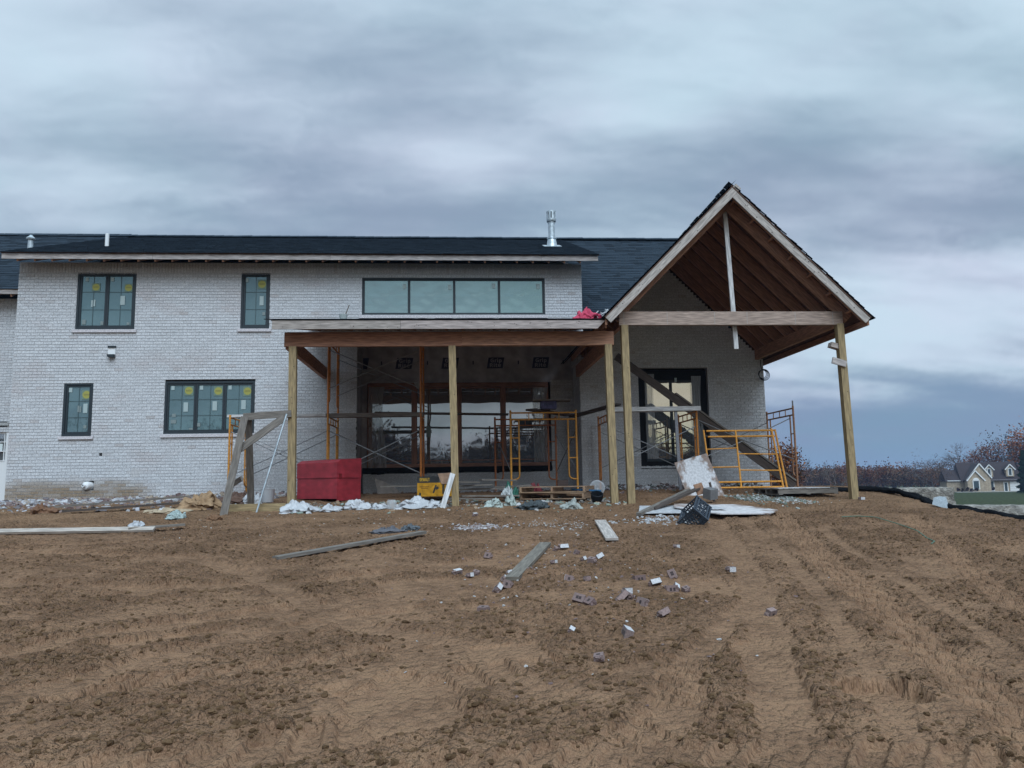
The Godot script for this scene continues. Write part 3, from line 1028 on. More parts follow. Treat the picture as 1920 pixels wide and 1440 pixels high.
	window(h, "long window of four plain panes above the porch roof", wins[4].position.x, wins[4].end.x, wins[4].position.y, wins[4].end.y, 0.0, 4, 1, 1, [[0, 0.90, 0.20, 0.09, 0.13, "w"], [1, 0.90, 0.22, 0.09, 0.13, "w"], [2, 0.88, 0.18, 0.09, 0.13, "w"], [3, 0.88, 0.19, 0.09, 0.13, "w"]], true)
	for k in 5:
		sill(h, wins[k].position.x, wins[k].end.x, wins[k].position.y, 0.0)
	gable_window(h, gw)
	# dryer vent hood, drain pipe
	var vent := node("vent_hood", h)
	var vs := Sh.new()
	vs.box(Vector3(-8.49, 3.70, 0.035), Vector3(0.17, 0.24, 0.05))
	put("box", vs, M.pvc, vent)
	var vd := Sh.new()
	vd.slab(Vector3(-8.49, 3.60, 0.08), PackedVector2Array([Vector2(-0.09, 0.02), Vector2(0.09, 0.02), Vector2(0.075, -0.055), Vector2(-0.075, -0.04)]), 0.09)
	vd.box(Vector3(-8.49, 3.815, 0.05), Vector3(0.18, 0.05, 0.07))
	put("flap", vd, M.frame, vent)
	var pipe := node("drain_pipe", h)
	var ps := Sh.new()
	var out := Basis(Vector3.RIGHT, PI / 2)
	ps.lathe(Vector3(-8.88, 0.41, -0.1), [Vector2(0.10, 0.0), Vector2(0.10, 0.16), Vector2(0.092, 0.19), Vector2(0.05, 0.215), Vector2(0.04, 0.26), Vector2(0.028, 0.26), Vector2(0.028, 0.17), Vector2(0.001, 0.17)], 20, Color.WHITE, out.rotated(Vector3.UP, -0.35))
	put("cap", ps, M.pvc, pipe)
	roofs(h)
	lay_bricks()

func lettering(parent: Node3D, words: String, at: Vector3, size: float, m: Material, wide := 0.0, turn := 0.0, called := "lettering") -> MeshInstance3D:
	var t := TextMesh.new()
	var f := SystemFont.new()
	f.font_names = PackedStringArray(["Droid Sans"])
	f.font_weight = 700
	t.font = f
	t.text = words
	t.font_size = 32
	t.pixel_size = size / 32.0 * 1.25
	t.depth = 0.003
	var o := MeshInstance3D.new()
	o.name = numbered(parent, called)
	o.mesh = t
	o.material_override = m
	o.position = at
	o.rotation.y = turn
	if wide > 0.0:
		o.scale.x = wide / maxf(t.get_aabb().size.x, 0.01)
	parent.add_child(o, true)
	return o

func long_window(h: Node3D) -> void:
	var w := node("window", h)
	w.set_meta("label", "long ground floor window in a rusty brown frame under the porch")
	var x0 := -2.34
	var x1 := 2.50
	var y0 := 0.755
	var y1 := 3.0
	var z := -1.12
	var f := Sh.new()
	for e in [[y0 + 0.045, 0.09], [y1 - 0.05, 0.10]]:
		f.box(Vector3((x0 + x1) / 2, e[0], z), Vector3(x1 - x0, e[1], 0.1), Basis(), Color.WHITE, off())
	for k in 5:
		var px := lerpf(x0 + 0.045, x1 - 0.045, k / 4.0)
		f.box(Vector3(px, (y0 + y1) / 2 - 0.005, z + 0.003), Vector3(0.085, y1 - y0 - 0.19, 0.1), Basis(), Color.WHITE, off())
	put("frame", f, M.brownframe, w)
	for k in 4:
		var a := lerpf(x0 + 0.045, x1 - 0.045, k / 4.0) + 0.04
		var b := lerpf(x0 + 0.045, x1 - 0.045, (k + 1) / 4.0) - 0.04
		var s := Sh.new()
		s.box(Vector3(a + 0.018, (y0 + y1) / 2, z - 0.01), Vector3(0.035, y1 - y0 - 0.2, 0.05))
		s.box(Vector3(b - 0.018, (y0 + y1) / 2, z - 0.01), Vector3(0.035, y1 - y0 - 0.2, 0.05))
		s.box(Vector3((a + b) / 2, y0 + 0.17, z - 0.01), Vector3(b - a - 0.08, 0.02, 0.04))
		s.box(Vector3((a + b) / 2, y1 - 0.13, z - 0.01), Vector3(b - a - 0.08, 0.04, 0.04))
		put("sash", s, M.brownframe, w)
		var g := Sh.new()
		g.quad(Vector3(a, y0 + 0.08, z - 0.01), Vector3(b, y0 + 0.08, z - 0.01), Vector3(b, y1 - 0.08, z - 0.01), Vector3(a, y1 - 0.08, z - 0.01), Vector3(0, 0, 1))
		put("pane", g, M.plainpane, w)
	for q in [[1, 0.17, 0.58, 0.12, 0.30], [1, 0.33, 0.58, 0.12, 0.30], [0, 0.86, 0.5, 0.05, 0.5]]:
		var xx := lerpf(x0, x1, (q[0] + q[1]) / 4.0)
		if q[0] == 1:
			sticker(w, xx, lerpf(y1, y0, q[2]), z + 0.002, q[3], q[4], "d")
	var cl := Sh.new()
	drape(cl, Vector3(x0 + 0.03, y1 - 0.1, z + 0.06), 0.42, 2.15, 0.03, 5)
	drape(cl, Vector3(x1 - 0.42, y1 - 0.15, z + 0.06), 0.40, 2.0, 0.04, 9)
	put("plastic_film", cl, M.clearplastic, w)
	var rag := Sh.new()
	rag.slab(Vector3(-1.02, 2.92, z + 0.07), PackedVector2Array([Vector2(-0.1, 0.1), Vector2(0.1, 0.12), Vector2(0.08, 0.02), Vector2(0.03, -0.09), Vector2(-0.03, -0.06)]), 0.004)
	put("loose_flap", rag, M.plastic, w)
	room(w, x0, x1, y0, y1, z - 0.16, 4.5)

func drape(s: Sh, at: Vector3, w: float, h: float, amp: float, sd: int) -> void:
	var nx := 14
	var ny := 16
	var f := FastNoiseLite.new()
	f.seed = sd
	f.frequency = 1.6
	var p := func(i: int, j: int) -> Vector3:
		var u := float(i) / nx
		var v := float(j) / ny
		return at + Vector3(u * w * (1.0 - 0.15 * sin(v * 5.0)), -v * h, amp * sin(u * 16.0 + 2.0 * f.get_noise_2d(u * 2.0, v * 2.0) * 3.0) * (0.3 + v) + amp)
	for j in ny:
		for i in nx:
			var a: Vector3 = p.call(i, j)
			var b: Vector3 = p.call(i + 1, j)
			var c: Vector3 = p.call(i + 1, j + 1)
			var d: Vector3 = p.call(i, j + 1)
			var nn := (b - a).cross(d - a).normalized()
			if nn.z < 0:
				nn = -nn
			s.tri(a, b, c, nn, nn, nn)
			s.tri(a, c, d, nn, nn, nn)

func gable_window(h: Node3D, r: Rect2) -> void:
	var w := node("window", h)
	w.set_meta("label", "large two light window with black flashing under the gable roof")
	var fl := Sh.new()
	var x0 := r.position.x
	var x1 := r.end.x
	var y0 := r.position.y
	var y1 := r.end.y
	fl.box(Vector3(x0 + 0.09, (y0 + y1) / 2, -0.13), Vector3(0.18, y1 - y0, 0.05))
	fl.box(Vector3(x1 - 0.16, (y0 + y1) / 2, -0.13), Vector3(0.32, y1 - y0, 0.05))
	fl.box(Vector3((x0 + x1) / 2 - 0.07, y1 - 0.13, -0.132), Vector3(x1 - x0 - 0.5, 0.26, 0.05))
	fl.box(Vector3((x0 + x1) / 2 - 0.07, y0 + 0.08, -0.132), Vector3(x1 - x0 - 0.5, 0.16, 0.05))
	put("flashing", fl, M.black, w)
	var a := x0 + 0.18
	var b := x1 - 0.32
	var lo := y0 + 0.16
	var hi := y1 - 0.26
	var mid := (a + b) / 2 + 0.03
	var f := Sh.new()
	f.box(Vector3((a + b) / 2, hi - 0.03, -0.11), Vector3(b - a, 0.06, 0.07))
	f.box(Vector3((a + b) / 2, lo + 0.03, -0.11), Vector3(b - a, 0.06, 0.07))
	for px in [a + 0.03, mid, b - 0.03]:
		f.box(Vector3(px, (lo + hi) / 2, -0.111), Vector3(0.06, hi - lo - 0.12, 0.07))
	put("frame", f, M.frame, w)
	for q in [[a + 0.06, mid - 0.03], [mid + 0.03, b - 0.06]]:
		var g := Sh.new()
		g.quad(Vector3(q[0], lo + 0.06, -0.12), Vector3(q[1], lo + 0.06, -0.12), Vector3(q[1], hi - 0.06, -0.12), Vector3(q[0], hi - 0.06, -0.12), Vector3(0, 0, 1))
		put("pane", g, M.plainpane, w)
	var cl := Sh.new()
	drape(cl, Vector3(a + 0.0, hi + 0.16, -0.07), 0.26, 2.2, 0.015, 15)
	drape(cl, Vector3(b - 0.10, hi + 0.1, -0.07), 0.26, 2.1, 0.015, 17)
	put("plastic_film", cl, M.clearplastic, w)
	var ms := Sh.new()
	for k in 16:
		ms.box(Vector3(lerpf(x0 + 0.05, x1 - 0.6, k / 15.0), y0 + 0.015, -0.04), Vector3(0.11, R(0.03, 0.055), 0.1), Basis(Vector3(0, 0, 1), R(-0.2, 0.2)), Color(1.0, 1.0, 1.0))
	put("mortar_droppings", ms, M.brick, w)
	sticker(w, mid + 0.13, hi - 0.0, -0.06, 0.06, 0.11, "w")
	room(w, x0, x1, y0, y1, -0.24)

func roofs(h: Node3D) -> void:
	# long shed roof over the upper floor
	var shed := node("shed_roof", h)
	var sv := Vector3(0, 0.38, -1).normalized()
	var deck := Sh.new()
	deck.bar(Vector3(-3.64, 6.045, 0.6), Vector3(-3.64, 6.045 + 0.38 * 6.6, -6.0), 14.65, 0.03, Vector3(0, 1, 0.38).normalized())
	put("deck", deck, M.deckwood, shed)
	shingles(shed, Vector3(-10.99, 6.052, 0.62), Vector3.RIGHT, sv, 14.68, 7.1, 0.012)
	var fa := Sh.new()
	var cuts := [-10.95, -7.4, -3.1, -0.3, 2.2, 3.66]
	for k in 5:
		fa.box(Vector3((cuts[k] + cuts[k + 1]) / 2, 5.965, 0.57), Vector3(cuts[k + 1] - cuts[k] - 0.004, 0.125, 0.035), Basis(), grey(0.95, 0.1), off())
	put("fascia_board", fa, M.greywood, shed)
	var x := -10.6
	while x < 3.5:
		var r := Sh.new()
		r.bar(Vector3(x, 5.90, 0.55), Vector3(x, 6.13, -0.05), 0.10, 0.04, Vector3.RIGHT, grey(0.9, 0.15), off())
		put("rafter_tail", r, M.redwood, shed)
		x += 0.406
	# steep main roof behind, both ways from the shed roof, and its ridge
	var big := node("main_roof", h)
	var mv := Vector3(0, 0.75, -1).normalized()
	var md := Sh.new()
	md.bar(Vector3(-14.0, 5.88, -2.35), Vector3(-14.0, 5.88 + 0.735 * 3.7, -6.05), 6.0, 0.03, Vector3(0, 1, 0.75).normalized())
	put("deck", md, M.deckwood, big)
	md = Sh.new()
	md.bar(Vector3(5.7, 4.28, -0.3), Vector3(5.7, 4.28 + 0.75 * 5.75, -6.05), 4.8, 0.03, Vector3(0, 1, 0.75).normalized())
	put("deck", md, M.deckwood, big)
	shingles(big, Vector3(-17.0, 5.895, -2.35), Vector3.RIGHT, mv, 6.3, 4.6, 0.012)
	shingles(big, Vector3(3.32, 4.295, -0.29), Vector3.RIGHT, mv, 4.9, 7.2, 0.012)
	var rf := Sh.new()
	rf.bar(Vector3(-4.3, 8.60, -6.05), Vector3(-4.3, 8.60 - 0.75 * 5.5, -11.5), 25.4, 0.03, Vector3(0, 1, -0.75).normalized())
	put("rear_slope", rf, M.shingle, big)
	var cap := Sh.new()
	x = -17.0
	while x < 8.3:
		var y := 8.615 + R(-0.004, 0.006)
		cap.bar(Vector3(x, y, -5.92), Vector3(x + 0.33, y + 0.006, -5.92), 0.20, 0.014, Vector3(0, 1, 0.55).normalized(), grey(1.0, 0.2))
		cap.bar(Vector3(x, y, -6.12), Vector3(x + 0.33, y + 0.006, -6.12), 0.20, 0.014, Vector3(0, 1, -0.55).normalized(), grey(1.0, 0.2))
		x += 0.31
	put("ridge_cap", cap, M.shingle, big)
	var ef := Sh.new()
	ef.box(Vector3(-14.0, 5.815, -2.37), Vector3(6.3, 0.12, 0.035), Basis(), Color(0.8, 0.8, 0.8), off())
	put("fascia_board", ef, M.greywood, big)
	x = -16.8
	while x < -10.9:
		var r := Sh.new()
		r.bar(Vector3(x, 5.73, -2.38), Vector3(x, 6.02, -2.9), 0.10, 0.04, Vector3.RIGHT, Color.WHITE, off())
		put("rafter_tail", r, M.redwood, big)
		x += 0.406
	# closing walls that keep the sky out of the shell
	var cw := Sh.new()
	cw.slab(Vector3(3.22, 0, 0), PackedVector2Array([Vector2(-0.2, 3.4), Vector2(-0.2, 5.9), Vector2(-5.8, 8.0), Vector2(-5.8, 3.4)]), 0.14, Basis(Vector3(0, 0, 1), Vector3.UP, Vector3(-1, 0, 0)))
	cw.box(Vector3(-4.3, 3.0, -11.3), Vector3(25.0, 6.6, 0.2))
	cw.box(Vector3(8.0, 1.6, -5.7), Vector3(0.14, 3.6, 11.0))
	cw.box(Vector3(-17.0, 3.0, -7.1), Vector3(0.14, 6.4, 8.2))
	put("side_wall", cw, M.mortar, h)
	# vents and flue on the roof
	var v1 := node("roof_vent", h)
	var s1 := Sh.new()
	s1.lathe(Vector3(-11.42, 6.84, -1.5), [Vector2(0.07, -0.1), Vector2(0.065, 0.19), Vector2(0.11, 0.20), Vector2(0.12, 0.235), Vector2(0.05, 0.30), Vector2(0.03, 0.33), Vector2(0.001, 0.335)], 14)
	put("pipe", s1, M.zinc, v1)
	var v2 := node("plumbing_vent", h)
	var s2 := Sh.new()
	s2.lathe(Vector3(-9.43, 6.86, -1.5), [Vector2(0.05, -0.1), Vector2(0.05, 0.36), Vector2(0.04, 0.36), Vector2(0.04, 0.2), Vector2(0.001, 0.2)], 14)
	put("pipe", s2, M.pvc, v2)
	var fl := node("flue", h)
	fl.set_meta("label", "shiny galvanised flue pipe with slotted cap rising from the roof")
	var base := Vector3(2.88, 7.20, -2.5)
	var a := Sh.new()
	a.bar(base + Vector3(0, -0.04, 0.28), base + Vector3(0, 0.17, -0.27), 0.52, 0.012, Vector3(0, 1, 0.38).normalized())
	put("flashing", a, M.zinc, fl)
	var b := Sh.new()
	b.lathe(base, [Vector2(0.175, 0.0), Vector2(0.12, 0.26), Vector2(0.12, 0.27)], 24)
	put("cone", b, M.zinc, fl)
	var c := Sh.new()
	c.lathe(base + Vector3(0, 0.26, 0), [Vector2(0.11, 0.0), Vector2(0.145, 0.015), Vector2(0.14, 0.04), Vector2(0.10, 0.055)], 24)
	put("storm_collar", c, M.zinc, fl)
	var d := Sh.new()
	d.lathe(base, [Vector2(0.098, 0.28), Vector2(0.098, 0.74), Vector2(0.105, 0.745), Vector2(0.105, 0.78), Vector2(0.095, 0.785), Vector2(0.095, 0.85)], 24)
	put("pipe", d, M.zinc, fl)
	var e := Sh.new()
	e.lathe(base, [Vector2(0.095, 0.82), Vector2(0.135, 0.80), Vector2(0.145, 0.85), Vector2(0.145, 0.88)], 24)
	e.lathe(base, [Vector2(0.145, 1.08), Vector2(0.145, 1.115), Vector2(0.13, 1.125), Vector2(0.001, 1.13)], 24)
	e.lathe(base, [Vector2(0.085, 0.85), Vector2(0.085, 1.1)], 16, Color(0.25, 0.25, 0.27))
	for k in 10:
		var t := TAU * k / 10.0 + 0.12
		e.box(base + Vector3(cos(t) * 0.142, 0.98, sin(t) * 0.142), Vector3(0.008, 0.21, 0.062), Basis(Vector3.UP, -t))
	put("cap", e, M.zinc, fl)

# ------------------------------------------------------------------ porches
func post(parent: Node3D, x: float, z: float, top: float, lean := 0.0) -> void:
	var s := Sh.new()
	var g := h0(x, z) - 0.25
	s.bar(Vector3(x + lean, g, z), Vector3(x, top, z), 0.14, 0.14, Vector3(0, 0, 1), grey(1.0, 0.06), off())
	for k in 4:
		s.box(Vector3(lerpf(x + lean, x, R(0.1, 0.9)), 0, z + 0.0705) + Vector3(R(-0.04, 0.04), R(0.4, top - 0.3), 0), Vector3(0.018, 0.014, 0.002), Basis(), Color(0.25, 0.22, 0.2))
	put("post", s, M.newwood, parent)

func porches() -> void:
	var p := node("porch")
	tag(p, "flat roofed timber porch on three square posts across the house middle", "porch")
	for q in [[-3.17, 0.03, 3.02], [-0.065, 0.05, 3.02], [3.07, 0.03, 3.04]]:
		post(p, q[0], 4.4, q[2], q[1])
	var b := Sh.new()
	b.box(Vector3(-1.6, 3.165, 4.40), Vector3(3.46, 0.28, 0.045), Basis(), Color(0.95, 0.9, 0.9), off())
	b.box(Vector3(1.66, 3.172, 4.40), Vector3(3.06, 0.28, 0.045), Basis(), Color(1.05, 1.0, 1.0), off())
	b.box(Vector3(-0.08, 3.165, 4.352), Vector3(6.54, 0.28, 0.045), Basis(), Color.WHITE, off())
	put("front_beam", b, M.redwood, p)
	for q in [-3.29, 3.14]:
		var s := Sh.new()
		s.box(Vector3(q, 3.13, 2.16), Vector3(0.09, 0.29, 4.33), Basis(), Color.WHITE, off())
		put("side_beam", s, M.redwood, p)
	var x := -3.42
	while x < 3.2:
		var s := Sh.new()
		s.bar(Vector3(x, 3.39, 4.72), Vector3(x, 3.39 + 0.19 * 4.7, 0.02), 0.14, 0.04, Vector3.RIGHT, grey(1.0, 0.12), off())
		put("rafter", s, M.redwood, p)
		x += 0.4
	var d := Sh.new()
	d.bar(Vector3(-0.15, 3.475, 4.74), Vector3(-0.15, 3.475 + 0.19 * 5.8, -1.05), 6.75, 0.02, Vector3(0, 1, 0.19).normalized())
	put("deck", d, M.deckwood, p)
	var f := Sh.new()
	f.box(Vector3(-2.28, 3.38, 4.76), Vector3(2.44, 0.165, 0.04), Basis(), Color(0.84, 0.82, 0.78), off())
	f.slab(Vector3(0, 3.38, 4.76), PackedVector2Array([Vector2(-1.055, -0.0825), Vector2(2.80, -0.0825), Vector2(2.96, 0.0825), Vector2(-1.055, 0.0825)]), 0.04, Basis(), Color(0.95, 0.9, 0.88), off())
	for k in 26:
		f.box(Vector3(R(-3.4, 2.7), 3.38 + R(-0.06, 0.06), 4.781), Vector3(R(0.008, 0.02), R(0.008, 0.02), 0.003), Basis(), Color(0.2, 0.18, 0.18))
	put("fascia_board", f, M.greywood, p)
	var e := Sh.new()
	e.bar(Vector3(-0.2, 3.488, 4.80), Vector3(-0.2, 3.488 + 0.19 * 4.76, 0.04), 6.9, 0.012, Vector3(0, 1, 0.19).normalized(), Color(0.9, 1.2, 1.1))
	put("roofing_felt", e, M.black, p)
	# gabled porch
	var g := node("gabled_porch")
	tag(g, "tall gabled timber porch with open rafters on the right", "porch")
	post(g, 3.40, 4.46, 3.42, 0.02)
	post(g, 7.89, 4.46, 3.44, 0.06)
	var cb := Sh.new()
	cb.box(Vector3(5.62, 3.555, 4.50), Vector3(4.66, 0.275, 0.045), Basis(), Color(0.86, 0.72, 0.62), off())
	cb.box(Vector3(5.62, 3.552, 4.452), Vector3(4.64, 0.275, 0.045), Basis(), Color(0.8, 0.7, 0.6), off())
	put("cross_beam", cb, M.greywood, g)
	for k in 6:
		var tk := Sh.new()
		tk.box(Vector3(3.44 + k * 0.86 + R(-0.1, 0.1), 3.555, 4.5235), Vector3(0.012, 0.25, 0.002), Basis(), Color(1.1, 1.02, 0.95))
		put("chalk_mark", tk, M.greywood, g)
	for q in [3.36, 7.90]:
		var s := Sh.new()
		s.box(Vector3(q, 3.545, 2.21), Vector3(0.09, 0.27, 4.42), Basis(), Color.WHITE, off())
		put("side_beam", s, M.redwood, g)
	var top := Vector3(5.64, 6.25, 0)
	var ends := [Vector3(2.92, 3.53, 0), Vector3(8.38, 3.51, 0)]
	for sd in 2:
		var foot: Vector3 = ends[sd]
		var dn := (foot - top).normalized()
		var inn := Vector3(-dn.y, dn.x, 0)
		if inn.y > 0:
			inn = -inn
		# inn points down and inwards, square to the slope
		var zs := -0.004 * sd
		for k in 8:
			var s := Sh.new()
			var a := top + inn * 0.165 + dn * (0.12 if sd else 0.16)
			s.bar(a + Vector3(0, 0, 0.14 + 0.615 * k + zs), foot + inn * 0.165 - dn * 0.22 + Vector3(0, 0, 0.14 + 0.615 * k + zs), 0.235, 0.04, Vector3(0, 0, 1), grey(1.0, 0.14), off())
			put("rafter", s, M.redwood, g)
		var fl := Sh.new()
		fl.bar(top + inn * 0.12 + dn * 0.12 + Vector3(0, 0, 4.79 + zs), foot + inn * 0.12 - dn * 0.06 + Vector3(0, 0, 4.79 + zs), 0.13, 0.035, Vector3(0, 0, 1), Color(0.9, 0.9, 0.9), off())
		put("fly_rafter", fl, M.redwood, g)
		for k in 7:
			var o := Sh.new()
			var at: Vector3 = top.lerp(foot, 0.07 + 0.14 * k) + inn * 0.10
			o.box(at + Vector3(0, 0, 4.62), Vector3(0.04, 0.11, 0.29), Basis(Vector3(0, 0, 1), atan2(dn.y, dn.x)), Color(1.25, 1.15, 1.05), off())
			put("outlooker", o, M.redwood, g)
		var dk := Sh.new()
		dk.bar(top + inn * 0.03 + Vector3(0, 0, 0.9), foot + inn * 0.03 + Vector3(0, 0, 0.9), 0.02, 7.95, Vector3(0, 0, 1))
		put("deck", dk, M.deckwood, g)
		var rk := Sh.new()
		rk.bar(top + inn * 0.115 - dn * (0.075 if sd == 0 else -0.06) + Vector3(0, 0, 4.85 + zs), foot + inn * 0.115 + Vector3(0, 0, 4.85 + zs), 0.145, 0.035, Vector3(0, 0, 1), Color(1.08, 1.0, 0.96), off())
		for k in 12:
			rk.box(top.lerp(foot, R(0.05, 0.98)) + inn * R(0.06, 0.17) + Vector3(0, 0, 4.869), Vector3(R(0.01, 0.025), R(0.01, 0.02), 0.003), Basis(), Color(0.2, 0.18, 0.18))
		put("rake_board", rk, M.greywood, g)
		shingles(g, foot + dn * 0.03 + Vector3(0, 0, -3.2), Vector3(0, 0, 1), -dn, 8.1, (foot - top).length() + 0.02, 0.004)
		var eb := Sh.new()
		eb.box(foot + Vector3(-0.05 if sd else 0.05, -0.10, 0.9 if sd else 2.5), Vector3(0.04, 0.13, 7.8 if sd else 4.6), Basis(), Color.WHITE, off())
		put("eave_board", eb, M.redwood, g)
	var rb := Sh.new()
	rb.box(top + Vector3(0, -0.24, 2.2), Vector3(0.04, 0.28, 4.4), Basis(), Color.WHITE, off())
	put("ridge_board", rb, M.redwood, g)
	var k := tag(node("hanging_stud"), "pale upright stud hanging from the gable ridge behind the cross beam", "stud")
	var ks := Sh.new()
	ks.bar(Vector3(5.745, 2.95, 4.33), Vector3(5.655, 5.95, 4.33), 0.09, 0.04, Vector3(0, 0, 1), Color(0.98, 0.98, 0.98), off())
	put("stud", ks, M.paleplank, k)
	var w := tag(node("scrap_block"), "short grey board nailed askew across the right gable post", "board")
	var ws := Sh.new()
	ws.box(Vector3(7.79, 2.63, 4.56), Vector3(0.30, 0.13, 0.038), Basis(Vector3(0, 0, 1), -0.28), Color(1.1, 1.05, 1.0), off())
	ws.box(Vector3(7.80, 2.98, 4.42), Vector3(0.24, 0.10, 0.16), Basis(Vector3(0, 0, 1), -0.3), Color(1.0, 0.95, 0.9), off())
	put("board", ws, M.greywood, w)
	var coil := tag(node("cable_coil"), "coil of black cable hanging on the gable wall corner", "cable")
	var cs := Sh.new()
	for q in 4:
		var pts := []
		for i in 25:
			var t := TAU * i / 24.0
			var r := 0.105 + 0.012 * q
			pts.append(Vector3(8.02 + cos(t) * r + 0.01 * q, 3.02 + sin(t) * r * 1.05 - 0.008 * q, 0.05 + 0.016 * q + 0.01 * sin(t * 2 + q)))
		cs.tube(pts, 0.008, 6, Color.WHITE, -1.0, false)
	cs.tube([Vector3(8.0, 3.4, 0.03), Vector3(7.99, 3.25, 0.04), Vector3(8.01, 3.13, 0.05)], 0.008, 6)
	put("cable", cs, M.black, coil)
	# things left on the porch roof
	var red := tag(node("folded_tarp"), "bright pink red tarp bundled on the porch roof edge", "tarp")
	put("tarp", crumple(0.50, 0.20, 0.34, 0.06, 71, Color(0.62, 0.05, 0.12)), M.any, red)
	red.position = Vector3(2.66, 3.55, 4.3)
	var st := tag(node("strap_pile"), "tangle of white straps beside the pink tarp", "straps")
	var ss := Sh.new()
	for q in 9:
		var a := Vector3(R(2.88, 3.12), 3.58 + R(0, 0.05), 4.4 + R(-0.2, 0.2))
		ss.tube([a, a + Vector3(R(-0.1, 0.12), R(0.04, 0.13), R(-0.05, 0.05)), a + Vector3(R(-0.05, 0.22), R(0.02, 0.18), R(-0.1, 0.1))], 0.012, 5)
	put("straps", ss, M.plastic, st)
	var bk := tag(node("mortar_pail"), "small grey pail with a stick standing on the porch roof", "pail")
	var bs := Sh.new()
	bs.lathe(Vector3(-2.25, 3.56, 4.1), [Vector2(0.001, 0.0), Vector2(0.065, 0.0), Vector2(0.08, 0.17), Vector2(0.07, 0.17), Vector2(0.06, 0.02)], 14, Color(0.45, 0.5, 0.5))
	put("pail", bs, M.any, bk)
	var bt := Sh.new()
	bt.tube([Vector3(-2.25, 3.6, 4.1), Vector3(-2.14, 3.93, 4.08)], 0.012, 6)
	put("stick", bt, M.oldwood, bk)
	var bits := tag(node("mortar_scraps"), "grey mortar scraps and boards left along the porch roof edge", "scraps")
	stuff(bits)
	var ms := Sh.new()
	for q in 40:
		var px := R(-3.4, 2.4)
		ms.box(Vector3(px, 3.515 + R(0, 0.01), 4.6 - R(0, 0.25)), Vector3(R(0.03, 0.25), R(0.015, 0.04), R(0.03, 0.12)), Basis.from_euler(Vector3(0, R(0, 3), R(-0.1, 0.1))), grey(0.42, 0.2))
	put("scraps", ms, M.any, bits)

# a crumpled sheet or bag with its base at the origin
func crumple(w: float, h: float, d: float, amp: float, sd: int, col := Color.WHITE, n := 30) -> ArrayMesh:
	var f := FastNoiseLite.new()
	f.seed = sd
	f.frequency = 1.5
	f.fractal_type = FastNoiseLite.FRACTAL_RIDGED
	f.fractal_octaves = 3
	var g := FastNoiseLite.new()
	g.seed = sd + 1
	g.frequency = 0.9
	var k := amp / maxf(h, 0.05)
	var grid := []
	for j in n + 1:
		var row := []
		for i in n * 2:
			var a := TAU * i / (n * 2)
			var e := lerpf(-0.25, PI / 2, float(j) / n)
			var q := Vector3(cos(a) * cos(e), sin(e), sin(a) * cos(e))
			var r := 0.95 + 0.75 * g.get_noise_3dv(q * 1.2) + 0.16 * k * f.get_noise_3dv(q * Vector3(1, 1.6, 1))
			row.append(Vector3(q.x * w * 0.55 * r, maxf(q.y, -0.08) * h * (0.8 + 1.1 * g.get_noise_2d(q.x * 1.3 + 9.0, q.z * 1.3)) + 0.35 * amp * f.get_noise_3dv(q * 1.7) * maxf(q.y, 0.0), q.z * d * 0.55 * r))
		grid.append(row)
	var s := Sh.new()
	var m := n * 2
	var nrm := func(i: int, j: int) -> Vector3:
		var e: Vector3 = grid[j][(i + 1) % m] - grid[j][(i + m - 1) % m]
		var v: Vector3 = grid[mini(j + 1, n)][i] - grid[maxi(j - 1, 0)][i]
		var q := v.cross(e)
		if j == n or q.length() < 1e-9:
			return Vector3.UP
		q = q.normalized()
		return q if q.dot(grid[j][i] + Vector3(0, h * 0.4, 0)) > 0 else -q
	for j in n:
		for i in m:
			var i2 := (i + 1) % m
			var a: Vector3 = nrm.call(i, j)
			var b: Vector3 = nrm.call(i2, j)
			var c: Vector3 = nrm.call(i2, j + 1)
			var e: Vector3 = nrm.call(i, j + 1)
			s.tri(grid[j][i], grid[j][i2], grid[j + 1][i2], a, b, c, col)
			s.tri(grid[j][i], grid[j + 1][i2], grid[j + 1][i], a, c, e, col)
	return s.mesh()

# ------------------------------------------------------------------ scaffolding
var frame_pieces := {}

func rust(c: Color) -> Color:
	return c.lerp(Color(0.16, 0.055, 0.025), R(0.0, 0.3))

# one walk-through end frame, w wide and h high, standing at the transform's origin
func scaffold_frame(parent: Node3D, f: Transform3D, w := 1.52, h := 1.85, tone := Color(0.85, 0.36, 0.05), leg := 0.0) -> Node3D:
	var o := node("frame", parent)
	o.transform = f
	for sx in [0.0, w]:
		var s := Sh.new()
		s.tube([Vector3(sx, -leg, 0), Vector3(sx, h * 0.45, 0)], 0.0245, 8, rust(tone))
		s.tube([Vector3(sx, h * 0.45, 0), Vector3(sx, h + 0.06, 0)], 0.0242, 8, rust(tone))
		put("leg", s, M.orange, o)
		var sg := 1.0 if sx == 0.0 else -1.0
		var q := Sh.new()
		var xi: float = sx + sg * 0.19
		q.tube([Vector3(xi, h - 0.155, 0), Vector3(xi, 0.38, 0), Vector3(xi - sg * 0.01, 0.33, 0), Vector3(xi - sg * 0.05, 0.29, 0), Vector3(xi - sg * 0.10, 0.275, 0), Vector3(sx, 0.27, 0)], 0.019, 8, rust(tone))
		put("inner_post", q, M.orange, o)
		for y in [h * 0.42, h * 0.68]:
			var t := Sh.new()
			t.tube([Vector3(sx, y, 0), Vector3(xi, y, 0)], 0.014, 7, rust(tone))
			put("rung", t, M.orange, o)
	for y in [h, h - 0.155]:
		var s := Sh.new()
		s.tube([Vector3(0, y, 0), Vector3(w, y, 0)], 0.019, 8, rust(tone))
		put("header_bar", s, M.orange, o)
	for x in [w * 0.28, w * 0.5, w * 0.74]:
		var s := Sh.new()
		s.tube([Vector3(x, h, 0), Vector3(x, h - 0.155, 0)], 0.012, 6, rust(tone))
		put("strut", s, M.orange, o)
	return o

